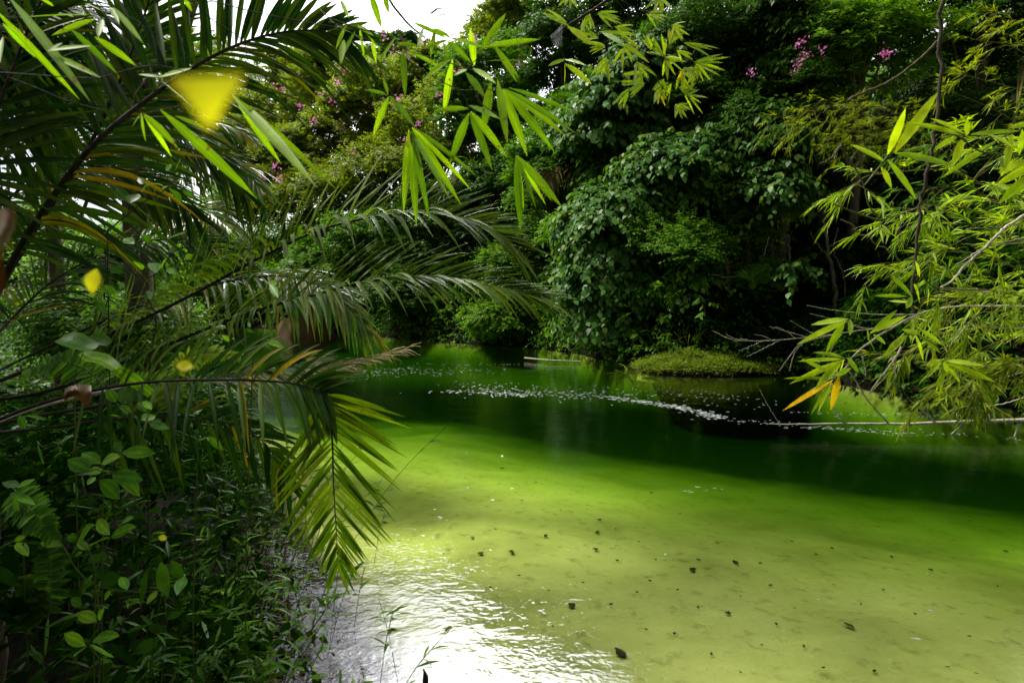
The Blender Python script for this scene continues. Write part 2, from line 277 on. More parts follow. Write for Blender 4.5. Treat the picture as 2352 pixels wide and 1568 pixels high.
def crown(mb, c, R, nc, ns, n, lL, lW, prof, droop, pend, sl=.45, m=0, shell=.5):
    c = np.array(c); R = np.array(R); q = rsph(nc)*rng.uniform(shell, 1, (nc, 1)); q[:, 2] = np.abs(q[:, 2])*np.where(rng.random(nc) < .68, 1, -1)
    C = c+q*R*.85; cr = rng.uniform(.2, .38, nc)*R.mean()
    k = rng.integers(0, nc, ns); d = rsph(ns); d[:, 2] = np.abs(d[:, 2])*.8-.1
    o = nrm((C[k]-c)/R+d*.6); B = C[k]+d*cr[k][:, None]*rng.uniform(.5, 1, (ns, 1))
    shoots(mb, B, nrm(d+o*.6+UP*.15), rng.uniform(.6, 1.3, ns)*sl, n, lL, lW, prof, droop, pend, m, outw=o)
    return C, cr
def dbank(px):
    d = np.linspace(9, 46, 400); s = sdist((px-1176)/1306.7*d, d); k = np.where(s < 0)[0]; return d[k[-1]] if len(k) else 12.
def gzs(x, y): return float(gz(np.array([x]), np.array([y]))[0])
LEAF = {  # kind: material, length, width, profile, droop, pend, leaves per shoot, shoot length
 'small': ('mid', .10, .05, SIMPLE, .3, .2, 9, .5), 'smalldark': ('dark', .10, .055, SIMPLE, .3, .25, 9, .5), 'olive': ('warm', .10, .05, SIMPLE, .25, .2, 9, .5),
 'fresh': ('fresh', .11, .05, SIMPLE, .25, .2, 9, .5), 'heart': ('heart', .19, .155, HEART, .55, .75, 7, .8), 'glossy': ('fresh', .17, .07, FLAT4, .3, .15, 7, .5),
 'big': ('dark', .24, .12, FLAT4, .5, .6, 6, .7), 'creeper': ('fresh', .07, .05, SIMPLEH, .4, .3, 10, .4), 'tiny': ('warm', .08, .04, SIMPLE, .2, .1, 9, .5)}
def tree(px, py, rx, ry, d, kind, label, cat='tree', name='tree', ns=1300, nc=26, trunk=True, pink=0, group=None, limbs=5, lean=0, depthr=None, scale=1., base=None, fl=()):
    if d < 0: d = dbank(px)-d
    scale = scale*max(1, d/13); c = pt(px, py, d); s = d/1306.7; ns = int(ns*1.5); R = np.array([rx*s, (depthr or (rx+ry)*.5*s), ry*s]); mt, lL, lW, prof, dr, pe, n, sl = LEAF[kind]
    bx, by = (c[0]+lean, c[1]+.3) if base is None else base
    bz = gzs(bx, by); bz = min(bz, c[2]-.2) if bz > c[2] else bz
    e = thing(name, label, cat, (bx, by, bz), group)
    mb = MB(); C, cr = crown(mb, c, R, nc, ns, n, lL*scale, lW*scale, prof, dr, pe, sl); mb.build('crown', M[mt], e)
    if trunk:
        w = MB(); top = c+np.array([0, 0, R[2]*.3]); b0 = np.array([bx, by, bz-.25]); mid = (b0+top)/2+np.array([rng.normal(0, .15), 0, 0])
        r0 = .05+.016*(top[2]-bz); w.tube(curve([b0, mid, top], 10), np.linspace(r0, r0*.3, 10), 8)
        for k in range(min(limbs+3, len(C))):
            a = b0+(top-b0)*rng.uniform(.35, .95); w.tube(curve([a, (a+C[k])/2+UP*.1, C[k]], 6), np.linspace(r0*.4, r0*.1, 6), 5)
        w.build('trunk', M['bark'], e)
    if pink:
        pink = int(pink*.22)+1; q = rsph(pink); q[:, 2] = abs(q[:, 2])*.9-.2; q[:, 1] = -abs(q[:, 1])-.2; P = list(c+nrm(q)*R*rng.uniform(.95, 1.12, (pink, 1)))+[pt(a_, b_, d-R[1]*1.3) for a_, b_ in fl]
        for p in P:
            f = MB(); nn = rng.integers(9, 20); B = p+rng.normal(0, .0038*d, (nn, 3)); f.blades(B, rsph(nn),   .004*d, .003*d, rsph(nn), SIMPLE); f.build('flower_head', M['pink'], e)
    return e
# ---------------------------------------------------------------- far bank and hillside
T = tree
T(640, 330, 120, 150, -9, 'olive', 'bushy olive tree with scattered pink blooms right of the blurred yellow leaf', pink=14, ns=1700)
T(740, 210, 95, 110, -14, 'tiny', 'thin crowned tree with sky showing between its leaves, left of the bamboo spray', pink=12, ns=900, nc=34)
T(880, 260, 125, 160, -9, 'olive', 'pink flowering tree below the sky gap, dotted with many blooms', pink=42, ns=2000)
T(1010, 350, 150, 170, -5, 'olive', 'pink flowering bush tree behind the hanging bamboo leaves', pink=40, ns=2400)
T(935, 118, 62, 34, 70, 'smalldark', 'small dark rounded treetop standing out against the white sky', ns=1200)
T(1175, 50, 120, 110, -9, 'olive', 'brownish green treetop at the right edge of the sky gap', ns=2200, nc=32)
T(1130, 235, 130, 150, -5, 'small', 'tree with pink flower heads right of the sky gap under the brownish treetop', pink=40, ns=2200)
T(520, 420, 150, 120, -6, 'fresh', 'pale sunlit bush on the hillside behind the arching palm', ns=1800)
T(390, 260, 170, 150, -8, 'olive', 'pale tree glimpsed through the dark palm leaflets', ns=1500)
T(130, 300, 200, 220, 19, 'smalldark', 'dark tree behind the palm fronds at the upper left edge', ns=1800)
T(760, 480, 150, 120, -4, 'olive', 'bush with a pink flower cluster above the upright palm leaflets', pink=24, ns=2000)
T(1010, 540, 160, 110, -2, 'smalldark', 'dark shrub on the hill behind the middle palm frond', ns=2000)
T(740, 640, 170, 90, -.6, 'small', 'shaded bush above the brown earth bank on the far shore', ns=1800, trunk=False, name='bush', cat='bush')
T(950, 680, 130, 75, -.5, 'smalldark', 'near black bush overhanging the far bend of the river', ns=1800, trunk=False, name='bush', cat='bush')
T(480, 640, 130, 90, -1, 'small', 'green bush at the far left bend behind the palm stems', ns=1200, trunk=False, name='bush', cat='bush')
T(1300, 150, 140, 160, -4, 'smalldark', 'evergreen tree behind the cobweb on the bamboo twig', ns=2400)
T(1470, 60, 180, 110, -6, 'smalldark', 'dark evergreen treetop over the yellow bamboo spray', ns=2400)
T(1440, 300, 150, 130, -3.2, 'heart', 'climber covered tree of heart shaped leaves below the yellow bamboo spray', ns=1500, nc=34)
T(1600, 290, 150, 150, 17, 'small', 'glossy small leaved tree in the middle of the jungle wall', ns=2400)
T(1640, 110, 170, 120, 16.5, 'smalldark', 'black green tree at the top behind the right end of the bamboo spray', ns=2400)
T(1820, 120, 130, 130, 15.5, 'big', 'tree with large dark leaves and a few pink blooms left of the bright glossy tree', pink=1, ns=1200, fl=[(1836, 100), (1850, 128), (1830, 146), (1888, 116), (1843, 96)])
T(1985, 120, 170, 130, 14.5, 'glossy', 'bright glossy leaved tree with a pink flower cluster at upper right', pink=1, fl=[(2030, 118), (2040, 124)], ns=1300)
T(1800, 270, 130, 100, 15, 'smalldark', 'dark shrub tree under the pink blooms of the right jungle wall', pink=2, ns=1700, fl=[(1728, 165)])
T(2270, 90, 170, 170, 15, 'smalldark', 'very dark tree at the upper right corner', ns=1900)
T(1260, 420, 110, 110, -1.5, 'small', 'dim tree behind the hanging tip of the bamboo spray', ns=1700)
T(1430, 520, 130, 110, -1, 'heart', 'heart leaf climber bulging over the river in the centre of the jungle wall', 'climber', 'climber', ns=1100, nc=30, trunk=False)
T(1400, 680, 110, 105, -.2, 'heart', 'heart leaf climber spilling down to the water beside the floating stick', 'climber', 'climber', ns=1100, nc=30, trunk=False)
T(1560, 430, 120, 120, -1.8, 'heart', 'blue green climber on the slope above the grey trunk', 'climber', 'climber', ns=900, nc=24)
T(1540, 620, 120, 120, -.8, 'small', 'tangled small leaved shrub right of the spilling climber', 'shrub', 'shrub', ns=1900, trunk=False)
T(1740, 330, 120, 80, 14.8, 'big', 'drooping branch tree with large pale leaves beside the feathery bamboo shelf', ns=800, nc=18, limbs=6)
T(1770, 450, 48, 75, 14.2, 'heart', 'hanging curtain of paired oval leaves in front of the black hollow', 'climber', 'climber', ns=260, nc=12, trunk=False)
T(1690, 540, 90, 80, 15.4, 'small', 'leafy shrub around the top of the grey trunk', 'shrub', 'shrub', ns=1200, trunk=False)
T(1615, 665, 60, 40, 14.8, 'heart', 'two small sprays of grey green leaves left of the grey trunk foot', 'climber', 'climber', ns=110, nc=6, trunk=False)
T(1835, 632, 32, 18, 13.6, 'heart', 'small isolated spray of oval leaves in the black hollow', 'climber', 'climber', ns=30, nc=4, trunk=False)
T(1150, 735, 110, 52, -.2, 'creeper', 'bright creeper mound reaching the water at the river bend', 'creeper', 'creeper', ns=2200, nc=22, trunk=False)
T(1230, 690, 80, 60, -1, 'creeper', 'deep green creeper hump behind the bright creeper mound', 'creeper', 'creeper', ns=1300, nc=20, trunk=False)
T(1290, 590, 110, 90, -.6, 'smalldark', 'dark shrub between the middle palm frond tip and the climbers', 'shrub', 'shrub', ns=1700, trunk=False)
T(2130, 300, 120, 90, 15, 'smalldark', 'dark bush behind the big near bamboo leaves at right', 'bush', 'bush', ns=1200, trunk=False)
T(700, 380, 150, 110, -6, 'olive', 'olive tree under the pink blooms on the left hillside', pink=8, ns=2200)
T(590, 240, 120, 110, -16, 'tiny', 'hazy treetop on the skyline seen through the palm leaflets', ns=1300)
T(800, 300, 120, 110, -10, 'olive', 'blooming bush filling the slope below the thin crowned tree', pink=20, ns=2000)
T(560, 330, 130, 110, -12, 'olive', 'hazy pale tree low on the skyline left of the pink flowering trees', ns=1500)
T(880, 420, 150, 110, -4, 'olive', 'shrub with pink dots below the largest pink flowering tree', pink=14, ns=2200)
T(620, 520, 170, 110, -3, 'fresh', 'light green shrub low on the slope left of the upright leaflets', ns=2000, trunk=False, name='shrub', cat='shrub')
T(860, 580, 150, 100, -2, 'small', 'shrub on the far shore framed by the two middle palm fronds', ns=2200, trunk=False, name='shrub', cat='shrub')
T(1150, 480, 130, 120, -2.5, 'smalldark', 'dark bush behind the fan palm in the centre', ns=2400, trunk=False, name='bush', cat='bush')
T(1340, 330, 120, 110, -3, 'small', 'leafy tree directly below the cobweb twig', ns=2200)
T(1700, 200, 140, 120, 17, 'smalldark', 'dark tree beside the tips of the yellow bamboo spray', ns=2200)
T(1560, 170, 150, 130, 18, 'small', 'tree of small shiny leaves behind the yellow bamboo spray', ns=2400)
T(1900, 330, 140, 110, 16.5, 'smalldark', 'dark tree behind the feathery bamboo shelf', ns=1800)
T(2080, 480, 140, 130, 16.5, 'smalldark', 'shadowy bush at the back of the black hollow', ns=1500, trunk=False, name='bush', cat='bush')
T(1950, 30, 190, 110, 17, 'smalldark', 'treetop at the top edge above the bright glossy tree', ns=2000)
T(2200, 240, 170, 150, 17, 'smalldark', 'dense dark tree behind the right bamboo thicket', ns=2200)
T(2300, 480, 170, 170, 14, 'smalldark', 'dark tree filling the gap behind the thicket at the right edge', ns=2200)
for a_ in ((1640, -190, -7, 'tall tree over the centre of the jungle wall'), (1700, -150, 18, 'tall tree over the dark evergreens'), (1980, -170, 17, 'tall tree above the bright glossy tree'), (2300, -170, 16, 'tall tree above the right thicket')):
    T(a_[0], a_[1], 230, 190, a_[2], 'smalldark', a_[3]+', cut by the top edge', ns=1900, nc=30)
T(60, 130, 150, 170, 6.5, 'smalldark', 'near dark tree filling the upper left corner behind the palm', ns=1300, nc=30)
T(-330, 200, 260, 330, 6, 'smalldark', 'dark tree just beyond the left edge', ns=1300, nc=30)
T(330, -560, 480, 250, 5.5, 'smalldark', 'unseen leafy canopy added above the top left to shade the near bank', ns=1700, nc=44, depthr=2.6, base=(-4.2, 6.5))  # crown out of view, added to shade the bank and block sky reflections
T(800, 170, 90, 90, -16, 'olive', 'pale tree screening the lower edge of the sky gap on its left', ns=1800)
T(1010, 190, 110, 80, -9, 'olive', 'blooming treetop right under the middle of the sky gap', pink=12, ns=2000)
T(450, 180, 130, 110, -20, 'tiny', 'distant treetop among the upper palm leaflets', ns=1300)
q_ = thing('tree', 'unseen leafy bough added above the near left bank to shade it', 'tree', (-4.4, 3.2, gzs(-4.4, 3.2))); mb = MB(); crown(mb, (-4.9, 3.4, 4.8), (1.7, 1.7, .9), 30, 1300, 9, .13, .07, SIMPLE, .3, .2, .5); mb.build('crown', M['dark'], q_); mb = MB(); mb.tube(curve([(-4.4, 3.2, gzs(-4.4, 3.2)-.2), (-4.4, 3.3, 2.8), (-4.9, 3.4, 4.9)], 12), np.linspace(.14, .05, 12), 8); mb.build('trunk', M['bark'], q_)  # bough out of view, added to cast shade on the near bank
T(700, 190, 110, 80, -20, 'olive', 'pale treetop low in the sky behind the tips of the upper palm leaflets', ns=1500)
T(1340, 560, 90, 80, -.4, 'fresh', 'light green shrub between the palm tip and the spilling climber', 'shrub', 'shrub', ns=900, trunk=False)
T(1650, 430, 90, 80, 15.2, 'fresh', 'fresh green sapling in the middle of the dark wall', 'shrub', 'shrub', ns=800, trunk=False)
T(1500, 180, 110, 70, 17, 'heart', 'climber draped over the dark trees behind the yellow spray', 'climber', 'climber', ns=700, trunk=False)
T(1700, 660, 110, 60, 15.6, 'creeper', 'curtain of small creepers on the bank left of the slim pale trunk', 'creeper', 'creeper', ns=1400, trunk=False)
T(1300, 680, 70, 50, -.3, 'creeper', 'green creeper at the water left of the spilling climber', 'creeper', 'creeper', ns=900, trunk=False)
T(1180, 610, 90, 60, -.8, 'fresh', 'leafy shrub above the bright creeper mound', 'shrub', 'shrub', ns=900, trunk=False)
T(1120, 340, 95, 90, -4.5, 'small', 'green tree filling the gap behind the hanging bamboo leaves', ns=1800)
T(900, 180, 110, 85, -20, 'small', 'leafy treetop on the skyline closing the bottom of the sky gap', ns=1900)
# undergrowth nobody could count: leaves over the far slopes
def undergrowth(name, lab, n, xr, yr, mats, lL, lW, hmax, keep, smin=-.15):
    mb = MB(); N = n*4; x = rng.uniform(*xr, N); y = rng.uniform(*yr, N); s = sdist(x, y); k = (s > smin) & keep(x, y, s); x, y, s = x[k][:n], y[k][:n], s[k][:n]
    hh = hmax*(.35+.65*np.clip(.5+.9*wob(x, y, 1.1), 0, 1)); z = gz(x, y); z = np.maximum(z, 0)+hh*rng.random(len(x))**.45
    B = np.stack([x, y, z], 1); D = rsph(len(x)); D[:, 2] = D[:, 2]*.6; shoots(mb, B, D, .35, 7, lL, lW, SIMPLE, .4, .3)
    return tag(mb.build(name, mats), lab, 'undergrowth', kind='stuff')
def vis(x, y): return (np.abs(x) < y*.95+1)
undergrowth('undergrowth', 'dense mixed undergrowth covering the far bank and hillside', 64000, (-60, 22), (6, 60), M['mid'], .2, .11, 2.4,
            lambda x, y, s: vis(x, y) & (rng.random(len(x)) < 1.2*np.exp(-s/9)) & (s < 20) & ((y+.4*x > 14) & ~((x > 4.6) & (s < 6))))
undergrowth('hollow_undergrowth', 'leaves lining the black hollow at the right, coloured dark for its shade', 12000, (4.6, 20), (6, 24), M['bank'], .16, .09, 1.3, lambda x, y, s: vis(x, y) & (s < 7))  # the hollow's shade is painted into the leaf colour
undergrowth('waterside_herbs', 'low shaded herbs fringing the base of the jungle wall', 9000, (-20, 14), (7, 30), M['dark'], .13, .07, .8,
            lambda x, y, s: (s < 1.3) & ((y > 12.5) | (x > 5.5)), -.45)
# grassy mound at the foot of the wall
mb = MB(); n = 9000; x = rng.uniform(2.9, 6.7, n); y = rng.uniform(12.6, 15, n); cx = (x-4.7)/1.75; cy = (y-13.6)/.95; k = cx**2+cy**2 < 1; x, y, cx, cy = x[k], y[k], cx[k], cy[k]
z = .03+(.36+.16*wob(x, y, 2.2)+.1*wob(x, y, 5))*np.sqrt(np.maximum(0, 1-cx**2-cy**2))*(.85+.2*wob(x, y, 3)); B = np.stack([x, y, z], 1); D = nrm(np.stack([cx*.5, cy*.5-.3, np.full(len(x), .9)], 1)+rng.normal(0, .45, (len(x), 3)))
shoots(mb, B, D, .22, 6, .065, .022, SIMPLE, .3, .1); tag(mb.build('grass_mound', M['grass']), 'rounded clump of bright low herbs at the edge of the dark water', 'grass', kind='stuff')
m_ = MB(); a, b_ = np.meshgrid(np.linspace(0, 2*pi, 25), np.linspace(0, 1, 9)); r_ = np.cos(b_*pi/2)
m_.add(np.stack([4.7+1.7*np.cos(a)*r_, 13.6+.9*np.sin(a)*r_, -.2+.42*np.sin(b_*pi/2)], -1), [(i*25+j, i*25+j+1, (i+1)*25+j+1, (i+1)*25+j) for i in range(8) for j in range(24)], .5)
tag(m_.build('earth_bank', bpy.data.materials['river bed and soil']), kind='structure')
# ================================================================ foreground
def disp(l, d=None): return np.array([pt(*q) if len(q) == 3 else pt(q[0], q[1], d) for q in l])
def frond(palm, pts, n, ll, lw, au=60, ad=60, up=(0, -.5, .85), lift=.25, bend=.25, r0=.009, mt='palm', skip=0., t0=.08, tipang=22, midmat='darkbark', wave=.0, name='frond', bendd=None, label=None):
    P = curve(disp(pts), 60); T = nrm(np.gradient(P, axis=0)); up = np.array(up, float)
    tt = np.linspace(t0, 1, n); mb = MB()
    for sg, a0, bd in ((1, au, bend), (-1, ad, bend if bendd is None else bendd)):
        t = np.clip(tt+rng.normal(0, .2/n, n), 0, 1); k = rng.random(n) >= skip; t = t[k]; m = len(t)
        B = np.stack([np.interp(t, np.linspace(0, 1, 60), P[:, i]) for i in range(3)], 1); Tt = nrm(np.stack([np.interp(t, np.linspace(0, 1, 60), T[:, i]) for i in range(3)], 1))
        S = nrm(np.cross(Tt, up))*-sg; Nn = nrm(np.cross(S, Tt))*sg*-1; Nn = Nn*np.sign((Nn@up))[:, None]
        a = np.radians(a0+(tipang-a0)*t**1.6+rng.normal(0, 4, m)); li = lift+rng.normal(0, .12, m)
        D = Tt*np.cos(a)[:, None]+(S+Nn*li[:, None])*np.sin(a)[:, None]
        ln = ll*(.45+.55*np.sin(np.clip(t*1.05+.12, 0, 1)*pi)**.7)*rng.uniform(.85, 1.1, m)
        mb.blades(B, D, ln, lw*rng.uniform(.8, 1.1, m), Nn+rng.normal(0, .18, (m, 3)), PALM, bend=bd*rng.uniform(.6, 1.5, m), fold=.35, wave=wave)
    o = mb.build(name, M[mt], palm); w = MB(); w.tube(P, np.linspace(r0, r0*.18, 60), 6); w.build('midrib', M[midmat], o)
    if label: o['label'] = label
    return o
# the big palm on the left bank
def palmthing(px, py, d, label, hh=None, r=.09, name='palm', leafbase=True):
    b = pt(px, py, d); z = gzs(b[0], b[1]); e = thing(name, label, 'palm', (b[0], b[1], z)); w = MB()
    w.tube(curve([(b[0]-.05, b[1], z-.2), ((b[0]*2-.05)/2, b[1]+.02, (z+b[2])/2), tuple(b)], 14), np.linspace(r*1.2, r*.8, 14)*(1+.08*np.sin(np.arange(14)*2.4)), 10); w.build('trunk', M['bark'], e); return e
pa = palmthing(-150, 930, 2.6, 'tall dark feather palm at the left edge whose fronds reach out over the river')
frond(pa, [(-150, 930, 2.6), (-20, 700, 2.2), (60, 545, 2.05), (200, 350, 2.0), (330, 235, 2.1), (470, 140, 2.2), (600, 85, 2.3), (720, 70, 2.4), (800, 92, 2.5)], 66, .50, .026, 78, 46, (0, -1, .1), .05, .05, .014, bendd=.42, t0=.22)
frond(pa, [(-150, 930, 2.6), (60, 850, 2.9), (300, 745, 2.9), (450, 672, 2.7), (600, 590, 2.5), (760, 520, 2.4), (950, 490, 2.3), (1090, 515, 2.3), (1165, 560, 2.3)], 80, .44, .021, 72, 55, (0, -.45, .9), .75, .10, .011, t0=.2, mt='palmolive', bendd=.45)
frond(pa, [(-150, 930, 2.6), (100, 900, 2.7), (360, 800, 2.6), (560, 722, 2.4), (700, 683, 2.3), (850, 645, 2.2), (1000, 638, 2.15), (1120, 655, 2.1), (1235, 685, 2.1)], 80, .38, .018, 60, 52, (0, -.4, .9), .6, .18, .010, t0=.2, mt='palmolive', bendd=.45)
frond(pa, [(-150, 930, 2.6), (60, 820, 3.2), (330, 700, 3.4), (560, 640, 3.3), (680, 640, 3.2), (770, 680, 3.1), (840, 750, 3.1)], 44, .42, .024, 50, 60, (0, -.5, .85), .1, .55, .009, mt='palmbright', t0=.35)
frond(pa, [(-150, 930, 2.6), (60, 560, 2.4), (180, 380, 2.3), (270, 200, 2.3), (330, 40, 2.3), (370, -90, 2.3)], 46, .5, .024, 72, 62, (0, -1, .2), .0, .2, .012, t0=.25)
frond(pa, [(-150, 930, 2.6), (-120, 450, 2.4), (0, 300, 2.4), (160, 235, 2.5), (330, 260, 2.6), (470, 340, 2.7), (560, 440, 2.8)], 65, .45, .018, 60, 60, (0, -.6, .8), .1, .4, .010, t0=.25)
frond(pa, [(-150, 930, 2.6), (-90, 600, 2.8), (40, 440, 2.9), (190, 380, 3.0), (340, 420, 3.1), (450, 500, 3.1)], 65, .5, .018, 60, 60, (0, -.7, .7), .1, .35, .010, t0=.22)
frond(pa, [(-150, 930, 2.6), (-160, 300, 2.3), (-60, 90, 2.3), (120, 20, 2.4), (300, 60, 2.5), (430, 170, 2.6)], 65, .45, .018, 60, 60, (0, -.6, .8), .1, .35, .010, t0=.25)
frond(pa, [(-150, 930, 2.6), (0, 760, 3.4), (130, 640, 3.7), (300, 560, 3.8), (470, 560, 3.8), (600, 640, 3.8)], 70, .55, .018, 60, 60, (0, -.6, .8), .2, .35, .010, t0=.2)
frond(pa, [(-150, 930, 2.6), (-60, 500, 2.0), (-20, 300, 1.9), (60, 80, 1.9), (140, -90, 1.9)], 40, .42, .024, 72, 66, (0, -1, .2), .0, .15, .011, t0=.25)
pb = palmthing(-90, 1000, 1.9, 'low palm on the near bank whose drooping frond hangs down to the water')
frond(pb, [(-90, 1000, 1.9), (100, 925, 1.75), (300, 882, 1.65), (500, 872, 1.58), (650, 878, 1.55), (722, 893, 1.55), (748, 903, 1.55)], 30, .25, .0155, 66, 58, (0, -.8, .6), .35, .30, .0065, mt='palm', tipang=40, t0=.25)
frond(pb, [(738, 893, 1.56), (752, 930, 1.57), (763, 1010, 1.58), (766, 1110, 1.6), (772, 1210, 1.62), (776, 1290, 1.64)], 33, .245, .0125, 52, 50, (0, -.95, .3), .03, .06, .0045, mt='palmolive', tipang=24, t0=.05)
frond(pb, [(-90, 1000, 1.9), (60, 960, 1.8), (240, 930, 1.8), (400, 890, 1.8), (520, 862, 1.8), (640, 850, 1.8), (700, 830, 1.85)], 26, .2, .016, 60, 60, (0, -.4, .9), .6, .2, .007, t0=.4)
frond(pb, [(-90, 1000, 1.9), (80, 985, 2.1), (300, 960, 2.2), (470, 960, 2.2), (600, 1010, 2.2), (660, 1110, 2.2)], 24, .26, .02, 66, 60, (0, -.75, .65), .1, .4, .007, t0=.35)
frond(pb, [(-90, 1000, 1.9), (100, 930, 2.6), (330, 885, 2.9), (560, 868, 3.0), (700, 850, 3.0), (800, 838, 3.0), (932, 803, 3.0)], 84, .27, .0075, 44, 44, (0, -.4, .9), .4, .3, .012, mt='deadpalm', skip=.12, midmat='palebark', t0=.45, name='dead_frond', wave=.03, label='dead grey frond with thin curling leaflets')
# sunlit palms further back
def backpalm(px, py, d, specs, label, mt='palmbright', r=.05, ll=.6, lw=.035, n=40, bend=.5, group=None):
    e = palmthing(px, py, d, label, r=r)
    for s in specs: frond(e, [(px, py, d)]+[(a, b, d+dd) for a, b, dd in s], n, ll, lw, 58, 58, (0, -.5, .85), .15, bend, .012, mt=mt, t0=.25, midmat='stem')
    return e
backpalm(330, 560, 6, [[(370, 440, 0), (460, 372, -.2), (540, 378, -.3), (590, 425, -.4)], [(350, 420, .3), (400, 320, .4), (500, 285, .5), (570, 310, .5)], [(330, 430, .3), (280, 340, .6), (200, 320, .8)], [(380, 500, -.3), (460, 480, -.6), (520, 520, -.8)]], 'sunlit yellow green palm arching between the dark fronds')
backpalm(1315, 470, 20.8, [[(1330, 400, 0), (1290, 372, -.3), (1240, 385, -.5), (1225, 420, -.6)], [(1330, 395, 0), (1345, 375, -.3), (1370, 400, -.5)], [(1300, 395, -.5), (1270, 380, -1.2), (1262, 420, -1.5)], [(1325, 400, -.5), (1320, 385, -1.2), (1330, 420, -1.5)]], 'palm with drooping yellow brown fronds in the centre of the jungle wall', 'brownpalm', ll=1.1, lw=.08, n=26)
backpalm(1100, 470, 24.5, [[(1090, 400, 0), (1078, 370, -.3), (1066, 400, -.5), (1060, 440, -.6)], [(1100, 400, 0), (1120, 380, -.3), (1150, 410, -.5)], [(1085, 420, -.5), (1040, 400, -1.), (1020, 440, -1.2)]], 'pale green fan of palm leaves behind the tips of the hanging bamboo', 'palmbright', ll=1.1, lw=.07, n=22)
backpalm(1385, 600, 18.6, [[(1375, 520, 0), (1345, 480, -.3), (1300, 500, -.5)], [(1390, 520, 0), (1410, 490, -.2), (1440, 520, -.4)], [(1360, 530, -.4), (1320, 530, -.8), (1290, 570, -1)]], 'shaded palm under the yellow brown palm', 'dark', ll=.8, lw=.06, n=22)
# ---------------------------------------------------------------- hand laid leaves
def hero(mb, rg, L, d, dj=.06, prof=LANCE, fold=.25, bend=.04, up=(0, -.75, .6), jit=.25, rnd=None, m=0, wave=0.0):
    for q in L:
        x1, y1, x2, y2, w = q[:5]; dd = d+rng.normal(0, dj); a = pt(*zp(rg, x1, y1), dd); b = pt(*zp(rg, x2, y2), dd+rng.normal(0, dj)); v = b-a; ln = np.linalg.norm(v)
        v = v+UP*bend*ln
        mb.blades(a, v, ln, w*.3418*dd/1306.7, np.array(up)+rng.normal(0, jit, 3), prof, bend=bend, fold=fold, rnd=rng.random() if rnd is None else rnd, m=m, wave=wave)
def ztube(mb, rg, l, d, w0, w1, k=6, n=30, wob_=0.0):
    P = curve(np.array([pt(*zp(rg, q[0], q[1]), q[2] if len(q) > 2 else d) for q in l]), n)
    if wob_: P = P+rng.normal(0, wob_, P.shape)
    s = .3418*d/1306.7; mb.tube(P, np.linspace(w0, w1, len(P))*s*.5, k)
def spray(name, label, cat, anchor, leaves, stems, group=None, lm='herobamboo', sm='stem', extra=None):
    e = thing(name, label, cat, anchor, group); a = MB(); leaves(a)
    if extra: extra(a)
    a.build('leaves', M[lm], e); w = MB(); stems(w); w.build('stem', M[sm], e); return e
B1 = [(335, 640, 185, 605, 35), (345, 650, 240, 915, 45), (350, 645, 515, 850, 45), (480, 870, 445, 1415, 50), (490, 880, 530, 1500, 55), (500, 880, 615, 1460, 45), (500, 860, 820, 1360, 50), (500, 855, 895, 1275, 42), (510, 855, 935, 1185, 38), (500, 900, 750, 1330, 36),
      (340, 640, 300, 480, 25), (440, 330, 455, 640, 45), (400, 300, 535, 303, 36), (390, 255, 285, 410, 32), (480, 340, 690, 460, 42), (230, 260, 260, 420, 26), (190, 230, 290, 340, 28), (120, 210, 20, 410, 32), (130, 170, 240, 240, 30), (215, -60, 295, 190, 46), (310, -40, 345, 90, 36), (20, 0, 75, 120, 30), (60, 170, -10, 330, 30), (150, 190, 180, 380, 26), (420, 340, 350, 405, 26)]
B2 = [(775, 400, 715, 765, 56), (785, 400, 870, 500, 50), (865, 490, 990, 655, 50), (755, 400, 570, 545, 40), (880, 730, 650, 745, 45), (885, 710, 1090, 800, 42), (885, 760, 760, 1090, 60), (890, 760, 1035, 1130, 56), (895, 750, 1130, 1050, 58), (1030, 560, 980, 885, 62), (1075, 540, 1140, 955, 56), (1110, 600, 1270, 1035, 62),
      (1120, 600, 1445, 1005, 58), (1130, 600, 1520, 905, 56), (1130, 600, 1590, 890, 46), (1150, 590, 1610, 765, 40), (910, 460, 1060, 560, 42), (970, 335, 1140, 80, 52), (920, 440, 890, 180, 46), (980, 320, 1365, 265, 44), (1060, 320, 1200, 545, 40), (740, 280, 895, 420, 42), (640, 190, 770, 262, 36), (760, 255, 1000, 330, 34), (500, 150, 740, 262, 34), (575, 330, 760, 262, 32), (870, 470, 780, 508, 36),
      (580, 180, 540, 325, 32), (655, 200, 625, 385, 30), (710, 280, 745, 395, 20), (1000, 410, 1270, 408, 14), (1070, 320, 1215, 520, 26)]
B3 = [(1200, 1040, 1230, 1535, 54), (1205, 1045, 1500, 1385, 54), (1210, 1060, 1395, 1370, 32), (1210, 1060, 1330, 1385, 30), (1200, 1045, 1435, 1345, 42), (1205, 1050, 1250, 1400, 30)]
UPC = (0, -.5, .8)
